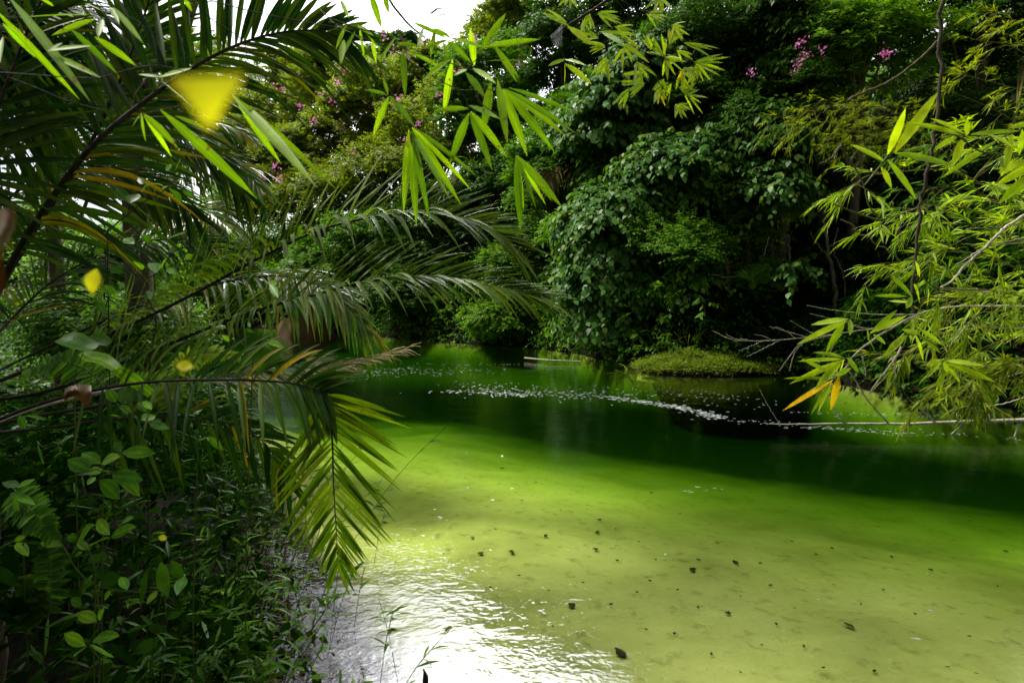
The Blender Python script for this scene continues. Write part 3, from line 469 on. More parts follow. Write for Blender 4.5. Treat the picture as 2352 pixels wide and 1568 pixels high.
B0 = [(1080, 740, 1710, 1320, 75), (1560, 640, 2110, 1240, 72), (1580, 650, 2240, 1255, 46), (1600, 700, 1880, 1090, 46), (130, 120, 620, 100, 46), (60, -20, 590, 665, 60), (-40, 60, 520, 655, 46), (20, 160, 240, 390, 46), (320, 340, 610, 310, 42), (640, 130, 350, 240, 42), (470, 190, 780, 490, 44), (350, 370, 670, 520, 40), (640, 250, 910, 440, 48), (1070, 520, 1290, 460, 42), (950, 760, 980, 950, 38), (960, 760, 1190, 990, 50),
      (970, 780, 1150, 1050, 40), (1080, 540, 1310, 740, 28), (950, 765, 890, 850, 28), (740, 50, 800, 160, 32), (690, 130, 660, 250, 50), (270, -10, 360, 45, 32), (1240, 0, 1290, 80, 32), (760, 50, 960, 290, 40), (2310, 270, 2290, 430, 42), (1080, 520, 930, 500, 26), (1180, 780, 1400, 880, 40), (20, 250, 0, 420, 40), (420, 290, 330, 350, 34)]
def s0(w):
    for l in ([(-100, 480), (240, 505), (640, 525), (860, 470), (1050, 440), (1260, 485)], [(-50, 480), (240, 590), (430, 670), (700, 745)], [(1230, -60), (1420, 130), (1640, 290), (1660, 560), (1690, 710)], [(1690, 690), (1800, 580), (1860, 430), (1862, 200)], [(1050, 440), (900, 660), (950, 760), (1080, 740), (1560, 640)], [(620, -80), (740, 40), (1000, 210), (1060, 430)], [(1400, 0), (1700, 80), (2000, 140), (2350, 200)], [(-60, 100), (130, 120), (0, 20)]): ztube(w, 1, l, 1.0, 9, 5, 5, 18)
spray('bamboo_spray', 'near blurred bamboo leaves trailing around the yellow leaf at the top left', 'bamboo branch', pt(*zp(1, 1230, -200), 1.0), lambda a: hero(a, 1, B0, .95, .06, up=(0, -.9, .4), jit=.15), s0, sm='darkbark')
def s1(w):
    ztube(w, 2, [(-120, 60, 1.5), (0, 175, 1.45), (200, 300), (330, 560), (430, 750), (490, 880), (540, 1060), (570, 1130)], 1.4, 9, 5); ztube(w, 2, [(-60, 150), (180, 205), (360, 240), (440, 330)], 1.4, 8, 5)
spray('bamboo_spray', 'hanging bamboo spray left of centre with long yellow spotted leaves drooping from a brown stem', 'bamboo branch', pt(*zp(2, 0, -200), 1.45), lambda a: hero(a, 2, B1, 1.4, .05, up=(0, -.95, .4), jit=.12), s1)
def s2(w):
    ztube(w, 2, [(260, -200, 1.5), (350, 0), (430, 110), (500, 185), (590, 255)], 1.4, 22, 12); ztube(w, 2, [(-60, 120), (180, 205), (360, 240), (480, 340), (870, 462), (1070, 560), (1110, 600)], 1.4, 9, 6)
    ztube(w, 2, [(-20, 180), (330, 320), (480, 410), (780, 590), (920, 603), (1090, 605)], 1.42, 8, 5); ztube(w, 2, [(790, 595), (860, 660), (885, 745)], 1.4, 6, 4); ztube(w, 2, [(870, 462), (940, 390), (980, 325)], 1.4, 6, 5); ztube(w, 2, [(945, 605), (946, 690)], 1.4, 5, 3)
spray('bamboo_spray', 'largest near bamboo spray with broad bright leaves below the sky gap', 'bamboo branch', pt(*zp(2, 260, -200), 1.5), lambda a: hero(a, 2, B2, 1.38, .05, up=(0, -.95, .4), jit=.12), s2)
spray('bamboo_spray', 'narrow bamboo leaf tuft hanging lowest in front of the brown palm', 'bamboo branch', pt(*zp(2, 960, 700), 1.4), lambda a: hero(a, 2, B3, 1.36, .04, up=(0, -.95, .4), jit=.12),
      lambda w: (ztube(w, 2, [(920, 603), (970, 700), (1080, 780), (1160, 900), (1190, 980), (1200, 1045)], 1.38, 7, 5)))
def s4(w): ztube(w, 2, [(360, 235), (480, 145), (600, 90), (700, 60), (800, 40), (870, 66)], 1.4, 6, 3)
spray('dead_bamboo_tip', 'dry brown curled bamboo leaf against the white sky', 'dead leaf', pt(*zp(2, 360, 235), 1.4), lambda a: hero(a, 2, [(590, 85, 780, 75, 26), (640, 95, 820, 105, 16), (420, 240, 490, 420, 26), (485, 410, 400, 640, 24), (470, 860, 570, 1130, 30)], 1.4, wave=.05), s4, lm='brownleaf', sm='darkbark')
# yellow spray, top right
def fanpx(a, rg, x, y, ang, sp, n, ln, w, d, **k):
    L = []
    for i in range(n):
        t = radians(ang+(sp*(i/(n-1)-.5) if n > 1 else 0)+rng.normal(0, 5)); l = ln*rng.uniform(.7, 1.15); L.append((x+rng.normal(0, 5), y+rng.normal(0, 5), x+cos(t)*l, y+sin(t)*l, w*rng.uniform(.8, 1.15)))
    hero(a, rg, L, d, .05, **k)
CL = [(2, 2060, 560, 160, 60, 5, 150, 24), (2, 1870, 180, 30, 70, 5, 150, 24), (2, 2230, 300, -70, 60, 4, 140, 24), (2, 1750, 250, 190, 40, 4, 130, 22), (2, 2020, 330, 200, 60, 5, 140, 22), (2, 2300, 400, 180, 60, 4, 120, 22), (2, 1690, 90, 95, 60, 4, 105, 22), (2, 1750, 95, 15, 55, 7, 165, 24), (2, 1560, -30, 100, 80, 4, 110, 24), (2, 1800, 310, 170, 50, 5, 150, 26), (2, 1810, 395, 105, 60, 7, 150, 24), (2, 1920, 320, 80, 70, 5, 130, 24), (2, 1930, 300, 10, 50, 4, 120, 22), (2, 2190, 380, 240, 90, 6, 150, 26), (2, 2200, 390, 60, 80, 5, 140, 24), (2, 2080, 95, 20, 60, 6, 130, 22), (2, 2170, -10, 95, 90, 5, 120, 24),
      (2, 2190, 530, 110, 60, 5, 120, 24), (2, 2050, 480, 140, 60, 5, 150, 24), (2, 1950, 600, 118, 35, 4, 130, 24), (2, 2290, 705, 60, 90, 6, 90, 20), (2, 2330, 460, 60, 100, 6, 140, 24), (2, 2010, 420, 60, 60, 5, 170, 22), (2, 2150, 600, 80, 50, 4, 110, 22), (2, 2300, 590, 20, 50, 4, 110, 22), (2, 2110, 330, 250, 40, 4, 110, 20),
      (3, 75, 290, 18, 30, 4, 215, 24), (3, 145, 425, 15, 70, 6, 220, 26), (3, 75, 640, 10, 110, 6, 150, 20), (3, 20, 340, 50, 60, 4, 110, 22), (3, 10, 705, 40, 90, 5, 110, 20), (3, 40, 480, 60, 80, 5, 120, 22), (3, 150, 430, 90, 50, 4, 140, 22), (3, -20, 560, 130, 70, 4, 120, 20), (2, 2250, 170, 30, 80, 5, 120, 22), (2, 1640, 150, 60, 60, 4, 110, 20)]
def lv(a):
    hero(a, 2, [(1530, 400, 1415, 445, 36), (1530, 400, 1665, 440, 34), (1530, 430, 1705, 565, 44), (1527, 430, 1525, 570, 26), (1545, 180, 1710, 290, 46), (1380, 90, 1560, 180, 40), (1550, 180, 1690, 300, 44), (1760, 215, 2030, 240, 32), (1780, 220, 1930, 310, 46), (1900, 290, 2090, 420, 40), (1400, 60, 1540, 150, 24)], 2.0, .08, up=(0, -.95, .4), jit=.12)
    for c in CL: fanpx(a, *c[:7], c[7]*1.02, 2.5, up=(0, -.95, .4), jit=.12)
def st(w):
    ztube(w, 2, [(2100, -190), (1850, -20), (1690, 85), (1560, 165), (1435, 245)], 2.2, 24, 14); ztube(w, 2, [(1500, 110), (1515, 200), (1490, 300), (1520, 380), (1530, 470)], 2.1, 5, 4)
    for l in ([(1850, -20), (1920, 60), (1990, 170), (2010, 280), (2110, 360), (2200, 400), (2210, 530)], [(1900, 0), (2050, 80), (2200, 90), (2360, 85)], [(1700, 85), (1760, 200), (1900, 290), (2050, 400), (2160, 560), (2280, 690)], [(2200, 400), (2350, 420), (2420, 500), (2520, 640)], [(2350, 420), (2420, 320), (2470, 300)], [(1820, 260), (1810, 400)], [(2040, 400), (1950, 600)], [(2160, 0), (2170, -100)], [(2200, 390), (2500, 430)]): ztube(w, 2, l, 2.5, 7, 4, 5, 16)
spray('bamboo_spray', 'bright yellow green bamboo spray at the top right of centre on a dark twig', 'bamboo branch', pt(*zp(2, 2100, -190), 2.2), lv, st, lm='bamboo', sm='darkbark')
wb_ = MB(); q0 = pt(*zp(2, 1440, 245), 2.15); q1 = pt(*zp(2, 1515, 190), 2.15); q2 = pt(*zp(2, 1470, 300), 2.15)
# near bamboo leaves at the right edge
B5 = [(1435, 1040, 1560, 715, 62), (1480, 1030, 1780, 610, 68), (1415, 1085, 1180, 970, 46), (1480, 1030, 1875, 1110, 60), (1435, 1075, 1625, 1335, 60), (1390, 1120, 1460, 1260, 46)]
spray('bamboo_spray', 'five near bamboo leaves spread like a star in front of the dark wall at right', 'bamboo branch', pt(*zp(3, 1360, 1470), 1.4), lambda a: hero(a, 3, B5, 1.3, .03, up=(0, -.9, .4), jit=.12, bend=.03), lambda w: (ztube(w, 3, [(1440, 1040), (1390, 1110), (1280, 1245)], 1.3, 14, 10), ztube(w, 3, [(1120, 990), (1200, 1100), (1275, 1245), (1310, 1380), (1380, 1470)], 1.32, 10, 9), ztube(w, 3, [(1080, 1375), (1220, 1430), (1380, 1475), (1500, 1445), (1650, 1395)], 1.35, 10, 10)), lm='bamboo')
B6 = [(1940, 910, 1560, 820, 42), (1950, 900, 1720, 795, 36), (1965, 915, 1970, 800, 46), (1990, 905, 2330, 880, 38), (1940, 930, 1875, 1110, 52), (1900, 920, 1750, 1005, 34), (2180, 940, 1800, 1195, 40), (2270, 900, 2220, 1150, 52), (2340, 870, 2320, 1040, 42), (2400, 1070, 2180, 1160, 52), (2400, 1110, 2160, 1250, 55), (2420, 1160, 2190, 1360, 66), (2100, 900, 2300, 1000, 34), (2400, 830, 2250, 860, 40)]
spray('bamboo_spray', 'near bamboo twig with blurred green and orange leaves at the right edge', 'bamboo branch', pt(*zp(3, 2500, 1060), 1.35), lambda a: hero(a, 3, B6, 1.3, .04, up=(0, -.9, .4), jit=.12), lambda w: (ztube(w, 3, [(2500, 1060), (2350, 1050), (2070, 1020), (1930, 930), (1790, 865)], 1.3, 16, 8), ztube(w, 3, [(2480, 880), (2280, 885), (2080, 1010)], 1.32, 8, 8)), lm='bamboo')
B7 = [(1170, 630, 920, 670, 40), (1165, 640, 830, 800, 42), (1150, 640, 1025, 850, 46), (1185, 635, 1180, 740, 40), (1320, 730, 1505, 565, 34), (1320, 722, 1570, 605, 42), (1300, 760, 1350, 850, 36), (1340, 735, 1420, 800, 34), (1300, 700, 1300, 770, 40)]
B8 = [(1140, 890, 935, 855, 32), (1130, 900, 830, 915, 28), (1150, 905, 780, 1065, 40), (1070, 1040, 735, 1245, 34), (1110, 910, 950, 1100, 42), (1060, 1040, 925, 1265, 24), (1060, 1040, 970, 1250, 24), (1110, 1010, 1055, 1235, 46), (1165, 890, 1235, 990, 40), (1090, 1030, 735, 1030, 22), (1140, 900, 1100, 1020, 34), (1190, 960, 1080, 1020, 34), (860, 900, 1080, 1010, 30), (1120, 930, 990, 1060, 36)]
B9 = [(1555, 740, 1410, 885, 44), (1620, 740, 1675, 910, 46), (1650, 740, 1790, 860, 44), (1650, 700, 1810, 810, 34), (1540, 750, 1440, 830, 30), (1640, 735, 1530, 700, 34), (1820, 910, 2080, 945, 42), (1840, 930, 2160, 1055, 42), (1790, 905, 1690, 945, 38), (1840, 960, 1925, 1062, 40), (1810, 920, 1840, 990, 44)]
B10 = [(1600, 480, 1450, 335, 40), (1610, 400, 1650, 525, 70), (1700, 545, 1710, 420, 44), (1400, 280, 1610, 335, 30), (1560, 480, 1345, 475, 26), (1570, 520, 1440, 510, 20), (1640, 410, 1690, 370, 30), (1650, 350, 1620, 235, 34), (1560, 560, 1600, 480, 40)]
for L_, lab, an, stp in ((B7, 'near bamboo tuft over the dead twigs, left of the right thicket', (1560, 600), [[(1180, 628), (1330, 640), (1560, 600)], [(1310, 760), (1330, 720), (1450, 620)]]), (B8, 'lowest near bamboo tuft pointing left over the dark water', (1190, 870), [[(1300, 860), (1180, 890), (1100, 920), (1070, 1040)]]),
                         (B9, 'near bamboo leaves hanging over the bare branch at right', (1850, 800), [[(1560, 735), (1650, 745), (1770, 820), (1840, 930)]]), (B10, 'near bamboo leaves with a holed yellow leaf in the middle of the right thicket', (1800, 430), [[(2100, 440), (1780, 420), (1690, 370), (1600, 320)]])):
    spray('bamboo_spray', lab, 'bamboo branch', pt(*zp(6, *an), 1.6), lambda a: hero(a, 6, L_, 1.6, .05, up=(0, -.9, .4), jit=.12), lambda w: [ztube(w, 6, l, 1.6, 9, 5) for l in stp], lm='bamboo')
# thicket behind: bamboo clumps made of arching branches with small fans
def bbranch(name, P, parent, nt, lL, lW, tw, mt='bamboo', r=.006):
    P = curve(P, 24); T = nrm(np.gradient(P, axis=0)); t = rng.uniform(.15, 1, nt); B = np.stack([np.interp(t, np.linspace(0, 1, 24), P[:, i]) for i in range(3)], 1); Tt = nrm(np.stack([np.interp(t, np.linspace(0, 1, 24), T[:, i]) for i in range(3)], 1))
    d = nrm(Tt*.7+rsph(nt)*.8+UP*.05); l = tw*rng.uniform(.4, 1.2, nt); E = B+d*l[:, None]+DN*(l*.25)[:, None]; a = MB()
    for f in (.45, .75, 1.0): fans(a, B+(E-B)*f, d+DN*.2, 5, lL, lW, .8, .3, prof=[.1, 1, .7, .05])
    o = a.build('foliage', M[mt], parent); w = MB(); w.tube(P, np.linspace(r, r*.4, 24), 5)
    for i in range(nt): w.tube(np.array([B[i], B[i]+(E[i]-B[i])*.55+UP*.01, E[i]]), [r*.35, r*.25, r*.15], 4)
    w.build('twig', M['cane'], o); return o
def clump(px, py, d, label, arcs, nt, lL, lW, tw, mt='bamboo', r=.006, culms=3):
    b = pt(px, py, d); z = gzs(b[0]+4.6, b[1]+3.4); e = thing('bamboo_clump', label, 'bamboo', (b[0]+4.6, b[1]+3.4, z))
    for l in arcs: bbranch('branch', disp([(px, py, d)]+l) if len(l) < 4 else disp(l), e, nt, lL, lW, tw, mt, r)
    for k in range(culms):
        rx_, ry_ = b[0]+4.6+k*.5, b[1]+3.4+k*.4; rz_ = gzs(rx_, ry_); w = MB(); w.tube(curve([(rx_, ry_, rz_-.2), (rx_-1.2, ry_-.6, rz_+2.2+k*.2), (b[0]+1.6, b[1]+.9, b[2]+1.1+.2*k), (b[0], b[1], b[2])], 18), np.linspace(.035, .012, 18), 7); w.build('culm', M['cane'], e); continue
        w = MB(); x = rng.normal(0, .15, 2); w.tube(curve([(b[0]+x[0], b[1]+x[1], z-.2), (b[0]+x[0]*2, b[1]+x[1], (z+b[2])/2+.4), (b[0]+x[0]*5+.2, b[1], b[2]+1.2)], 14), np.linspace(.03, .012, 14), 7); w.build('culm', M['cane'], e)
    return e
clump(2480, 700, 4.2, 'dense green bamboo thicket at the right edge above the bare branch', [[(2250, 420, 4.0), (2020, 400, 3.9), (1960, 430, 3.9)], [(2300, 520, 4.0), (2150, 470, 3.8), (2000, 520, 3.8)], [(2300, 600, 4.1), (2150, 580, 3.9), (1980, 640, 3.8)], [(2350, 680, 4), (2200, 660, 3.8), (2080, 700, 3.7)],
      [(2380, 450, 4.2), (2300, 330, 4.0), (2180, 310, 3.9)], [(2340, 560, 3.9), (2240, 540, 3.7), (2130, 600, 3.7)], [(2360, 640, 4), (2280, 700, 3.8), (2180, 770, 3.7)], [(2400, 760, 4), (2280, 790, 3.8), (2160, 850, 3.7)], [(2420, 560, 3.8), (2330, 440, 3.6), (2230, 420, 3.5)]], 16, .125, .0135, .22, 'bamboo')
clump(2500, 820, 5.2, 'shaded bamboo thicket low at the right edge over the water', [[(2330, 760, 5), (2180, 760, 4.9), (2060, 820, 4.8)], [(2350, 840, 5), (2230, 850, 4.8), (2120, 900, 4.7)], [(2400, 860, 5), (2300, 880, 4.8), (2200, 915, 4.7)], [(2350, 700, 5.2), (2200, 690, 5.2), (2080, 740, 5.2)], [(2420, 820, 4.9), (2340, 830, 4.8), (2270, 890, 4.8)]], 22, .14, .017, .25, 'thicket')
clump(2500, 300, 6.5, 'feathery dim bamboo in the upper right corner', [[(2420, 180, 6.5), (2330, 110, 6.4), (2230, 90, 6.3)], [(2420, 240, 6.5), (2320, 200, 6.3), (2200, 170, 6.2)], [(2400, 60, 6.5), (2320, 50, 6.4), (2260, 20, 6.3)], [(2400, 330, 6.5), (2300, 260, 6.3), (2160, 200, 6.2)]], 18, .12, .012, .25, 'thicket')
clump(2420, 520, 9.5, 'far bamboo bush behind the right thicket', [[(2300, 380, 9.4), (2180, 330, 9.2), (2080, 340, 9.1)], [(2300, 460, 9.4), (2180, 430, 9.2), (2050, 440, 9.1)], [(2300, 520, 9.4), (2150, 500, 9.2), (2060, 540, 9.1)], [(2350, 600, 9.4), (2250, 590, 9.2), (2150, 640, 9.1)]], 30, .15, .02, .35, 'mid')
clump(2230, 420, 12.5, 'feathery shelf of fine bamboo leaves reaching left below the bright glossy tree', [[(2080, 270, 12), (1900, 245, 11.7), (1770, 275, 11.5)], [(2060, 290, 12), (1930, 275, 11.6), (1800, 300, 11.4)], [(2080, 310, 12), (1980, 300, 11.6), (1870, 325, 11.4)], [(2100, 330, 12), (2010, 320, 11.6), (1930, 345, 11.4)], [(2060, 260, 12), (1980, 240, 11.9), (1880, 235, 11.9)]], 40, .16, .017, .5, 'thicket')
# ---------------------------------------------------------------- bare branches at the right
def bare(name, label, anchor, lines, d, mt='palebark', wj=.002):
    e = thing(name, label, 'dead branch', anchor); 
    for i, (l, w0, w1) in enumerate(lines):
        w = MB(); ztube(w, 6, l, l[0][2] if len(l[0]) > 2 else d, w0, w1, 7, 34, wj); w.build('branch' if i == 0 else 'twig', M[mt], e)
bare('bare_branch', 'long bare grey branch lying just above the water at the right edge', pt(*zp(6, 2700, 1300), 7.2),
     [([(2700, 1300), (2352, 1310), (2130, 1317), (1800, 1327), (1450, 1337), (1160, 1332), (900, 1337), (640, 1337)], 34, 5), ([(1160, 1327), (1110, 1300), (1068, 1280)], 7, 4), ([(1160, 1327), (1120, 1290), (1070, 1210), (1035, 1120)], 9, 4), ([(1438, 1327), (1370, 1255), (1290, 1160), (1230, 1060), (1180, 985)], 13, 6),
      ([(1752, 1317), (1700, 1250), (1640, 1170)], 9, 5), ([(1752, 1317), (1660, 1240), (1568, 1160)], 11, 6), ([(2112, 1305), (2020, 1180), (1920, 1020), (1850, 880), (1780, 740)], 13, 6), ([(2125, 1305), (2000, 1215), (1900, 1130), (1840, 1070)], 11, 6), ([(2125, 1305), (2110, 1255)], 8, 4),
      ([(1595, 1340), (1570, 1362), (1545, 1395)], 13, 8), ([(1570, 1362), (1520, 1390)], 8, 5), ([(1935, 1335), (1915, 1362), (1862, 1405)], 13, 9), ([(1935, 1340), (1942, 1375)], 9, 5), ([(1040, 1345), (1020, 1362), (1000, 1370)], 10, 6), ([(2330, 1320), (2310, 1365), (2288, 1420)], 14, 9), ([(710, 1337), (650, 1240), (610, 1170), (575, 1105)], 5, 3), ([(1925, 1320), (1905, 1290), (1900, 1260)], 6, 4), ([(1410, 1300), (1380, 1270)], 6, 4)], 7.2)
bare('bare_branch', 'pale twiggy dead branch fanning left above the grassy mound', pt(*zp(6, 2500, 560), 4.6),
     [([(2500, 545), (2352, 545), (1900, 548), (1640, 600), (1450, 690), (1300, 700), (1000, 745), (660, 775), (400, 770), (255, 705)], 14, 5), ([(1640, 600), (1350, 600), (1100, 575), (890, 540)], 7, 4), ([(1640, 605), (1500, 670), (1310, 790), (1200, 890), (1150, 960), (1000, 1060), (920, 1110)], 16, 6), ([(1000, 745), (900, 710), (780, 640)], 6, 3), ([(900, 755), (780, 720), (640, 680)], 6, 3),
      ([(660, 775), (600, 745), (540, 735)], 5, 3), ([(720, 770), (600, 830), (485, 887)], 7, 4), ([(600, 778), (500, 820), (430, 845)], 6, 3), ([(1130, 725), (870, 790), (770, 890), (712, 975)], 9, 5), ([(870, 790), (810, 860), (775, 985)], 8, 5), ([(500, 772), (440, 765), (390, 788)], 5, 3), ([(1300, 700), (1180, 660), (910, 595)], 6, 3), ([(1130, 730), (1080, 790), (1030, 900)], 6, 4), ([(430, 770), (370, 745), (350, 730)], 5, 3), ([(820, 762), (760, 720), (700, 690), (655, 695)], 5, 3), ([(1450, 690), (1250, 690), (1100, 620)], 5, 3)], 4.6)
bare('bare_branch', 'forked grey stem rising to the right edge through the thicket', pt(*zp(6, 2450, -120), 3.2), [([(2450, -120), (2250, 0), (2180, 60), (2080, 160), (1960, 270), (1880, 360), (1790, 425)], 20, 12), ([(2180, 60), (2230, 75), (2300, 50)], 8, 4), ([(2352, 85), (2100, 150), (1900, 265)], 9, 5), ([(1960, 270), (1940, 300)], 8, 5), ([(1790, 425), (1900, 435), (2130, 450)], 14, 10)], 3.2)
bare('bare_branch', 'dead twig pointing down left over the water under the near bamboo', pt(*zp(6, 1540, 800), 4.5), [([(1530, 820), (1480, 905), (1400, 1010), (1310, 1130)], 15, 10), ([(1490, 900), (1485, 960), (1490, 1020)], 9, 5), ([(1265, 880), (1280, 950), (1288, 1015)], 10, 6), ([(1400, 1010), (1450, 1040)], 7, 4)], 4.5)
bare('bare_branch', 'pale stem at the right edge curving down to the water', pt(*zp(6, 2500, 900), 5.5), [([(2500, 940), (2352, 985), (2200, 1030), (2060, 1050)], 12, 5), ([(2500, 1120), (2352, 1160), (2160, 1210), (1960, 1235)], 11, 5)], 5.5)
bare('bare_branch', 'thin pale twigs crossing the right thicket', pt(*zp(6, 2500, 700), 3.6), [([(2500, 660), (2352, 690), (2200, 688), (2000, 660), (1800, 640)], 8, 4), ([(2500, -10), (2250, 5), (1960, 25)], 7, 4), ([(2352, 120), (2130, 128), (1940, 128)], 6, 4)], 3.6)
def vine(label, rg, l, d, w0, w1, mt='darkbark', name='vine', cat='vine', n=40, wj=.004):
    w = MB(); ztube(w, rg, l, d, w0, w1, 7, n, wj); return tag(w.build(name, M[mt]), label, cat)
vine('thin dark vine hanging straight down at right, out of focus', 3, [(1800, -200), (1795, 200), (1790, 600), (1760, 900), (1700, 1150), (1650, 1390), (1630, 1700), (1600, 2100)], 1.7, 26, 18)
vine('smooth brown branch slanting in front of the dark wall below the pink flower', 3, [(1800, 240), (1700, 350), (1560, 470), (1420, 560), (1280, 620), (1170, 672)], 8, 12, 18, 'bark', 'branch', 'branch')
vine('short broken stub of branch beside the star of near bamboo leaves', 3, [(1120, 985), (1070, 1050), (995, 1105)], 3.5, 16, 9, 'bark', 'branch', 'branch')
for lab, l, w0, w1, d in (('slim pale trunk in the black hollow with a twisting climber', [(1010, -60), (1020, 60), (1040, 200), (1070, 330), (1085, 480), (1090, 640)], 16, 30, 13.6), ('grey leaning trunk under the leafy shrub in the jungle wall', [(320, 100), (345, 220), (360, 340), (400, 470), (430, 560)], 26, 44, 14.8),
                          ('dim straight trunk left of the slim pale trunk', [(770, 60), (775, 300), (790, 600)], 16, 22, 14.2), ('thin crooked sapling joining the slim pale trunk', [(910, 40), (960, 120), (1040, 220)], 7, 10, 13.5), ('thin dark sapling right of the slim pale trunk', [(1100, 20), (1075, 180), (1140, 350), (1150, 640)], 9, 12, 13.7)):
    vine(lab, 6, l, d, w0, w1, 'bark', 'sapling', 'sapling', 30, .01)
for lab, rg, l, w0, w1, d in (('white arching dead twig among the upper climbers', 3, [(740, 900), (840, 960), (880, 1080), (860, 1180)], 6, 5, 14), ('pale twig looping down beside the grey trunk', 6, [(640, 80), (580, 250), (400, 350), (230, 330)], 5, 4, 14.2), ('pale dead twigs crossing the climber left of the grey trunk', 6, [(0, 340), (120, 180), (180, 60)], 7, 5, 14.4), ('slanting dark liana in front of the black hollow', 6, [(1130, -20), (1400, 150), (1600, 290), (1780, 430)], 10, 8, 5), ('thin vine hanging in front of the dark shrubs, right of the hollow', 6, [(1500, -10), (1530, 100), (1600, 165), (1650, 150)], 6, 5, 3.5)):
    vine(lab, rg, l, d, w0, w1, 'palebark' if 'pale' in lab or 'white' in lab else 'bark', 'twig', 'twig', 24, .01)

# ================================================================ left bank
def keepnear(x, y, s): return (s > -.1) & (x > -9) & (x < -.3) & (np.hypot(x, y) > 1.85) & (rng.random(len(x)) < .25+.75*np.exp(-y/6))
def bankmass(name, lab, n, mt, lL, lW, prof, hm, nl, L_, xr=(-6, -.3), yr=(1.0, 10), kp=keepnear, sx=1.0):
    mb = MB(); N = n*5; x = rng.uniform(*xr, N); y = rng.uniform(*yr, N); s = sdist(x, y); k = kp(x, y, s); x, y, s = x[k][:n], y[k][:n], s[k][:n]
    top = 1.7-.13*y-.28+.18*wob(x, y, 2.2); hh = np.clip(np.minimum(hm*(.45+.55*sm(0, 1.1, s)), top-gz(x, y)), .12, 3)*rng.random(len(x))**.5
    B = np.stack([x, y, gz(x, y)+hh], 1); D = rsph(len(x)); D[:, 2] = np.abs(D[:, 2])*.7; shoots(mb, B, D, L_*rng.uniform(.6, 1.3, len(x)), nl, lL, lW, prof, .35, .2)
    return tag(mb.build(name, M[mt]), lab, 'undergrowth', kind='stuff')
bankmass('bank_undergrowth', 'dark tangle of small leaves covering the near left bank', 3800, 'bank', .085, .045, OVATE, 1.15, 6, .25)  # leaf colour darkened to carry the bank's shade
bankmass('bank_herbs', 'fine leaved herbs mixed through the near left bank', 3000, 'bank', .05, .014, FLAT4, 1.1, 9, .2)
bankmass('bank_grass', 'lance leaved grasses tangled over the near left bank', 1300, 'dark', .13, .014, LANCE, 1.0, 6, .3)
bankmass('bank_scrub', 'dark low scrub on the left bank further back', 5000, 'dark', .13, .06, SIMPLE, 1.1, 7, .4, (-14, -1.5), (5, 20), lambda x, y, s: (s > -.1) & (y < 13-.4*x))
# sunlit shrubs behind the palm stems
T(230, 640, 120, 95, 8.5, 'fresh', 'sunlit yellow green shrub seen between the dark palm stems', 'shrub', 'shrub', ns=1400, trunk=False)
T(90, 580, 110, 100, 9.5, 'fresh', 'pale green sunlit shrub at the left behind the palm leaves', 'shrub', 'shrub', ns=1300, trunk=False)
T(400, 560, 120, 80, 11, 'fresh', 'light green shrub on the left bank below the sunlit palm', 'shrub', 'shrub', ns=1300, trunk=False)
T(340, 780, 80, 50, 6.5, 'fresh', 'bright low shrub at the water behind the crossing stems', 'shrub', 'shrub', ns=600, trunk=False)
T(180, 760, 90, 60, 7, 'small', 'green shrub in half shade at the left', 'shrub', 'shrub', ns=700, trunk=False)
def tuft(px, py, d, n, ln, w, label, mt='grass', sp=.5, cat='grass', name='grass_tuft', bend=.35, kind=None):
    p = pt(px, py, d); z = max(gzs(p[0], p[1]), -.3); e = MB(); a = rng.uniform(0, 2*pi, n); r_ = rng.random(n)*.06*d/3
    B = np.stack([p[0]+np.cos(a)*r_, p[1]+np.sin(a)*r_, np.full(n, z-.02)], 1); D = np.stack([np.cos(a)*sp, np.sin(a)*sp, np.ones(n)], 1)+rng.normal(0, .15, (n, 3))
    e.blades(B, D, ln*rng.uniform(.5, 1.1, n), w, rsph(n)*.4+np.stack([-np.cos(a), -np.sin(a), a*0+.4], 1), BLADE, bend=bend, fold=.3); return tag(e.build(name, M[mt]), label, cat)
tuft(200, 720, 5.5, 70, 1.1, .022, 'tall sunlit grass between the palm stems at left'); tuft(330, 700, 7, 60, 1.2, .025, 'sunlit grass standing right of the tall grass at left')
tuft(1465, 850, 13.6, 16, 1.5, .03, 'arching reed at the left end of the grassy mound', sp=.7, bend=.6, cat='reed', name='reed'); tuft(1580, 800, 14.2, 10, 1.3, .025, 'thin reed behind the grassy mound', sp=.5, bend=.5, cat='reed', name='reed'); tuft(1520, 790, 14.4, 12, 1.4, .025, 'reed clump at the foot of the tangled shrub', sp=.6, bend=.5, cat='reed', name='reed')
tuft(1530, 858, 13.0, 20, .45, .014, 'short grass at the left edge of the grassy mound', sp=.9); tuft(1660, 862, 12.9, 26, .4, .014, 'short grass along the front of the grassy mound', sp=.9); tuft(1790, 860, 12.9, 24, .42, .014, 'short grass at the right edge of the grassy mound', sp=.9)
tuft(570, 1330, 2.9, 22, .5, .008, 'thin grass growing at the water edge under the drooping frond', 'mid', .5); tuft(480, 1400, 2.2, 26, .55, .009, 'blue green grass blades in the shade of the near bank', 'mid', .35); tuft(280, 1500, 1.8, 20, .6, .009, 'grass blades in the dark lower left', 'mid', .3)
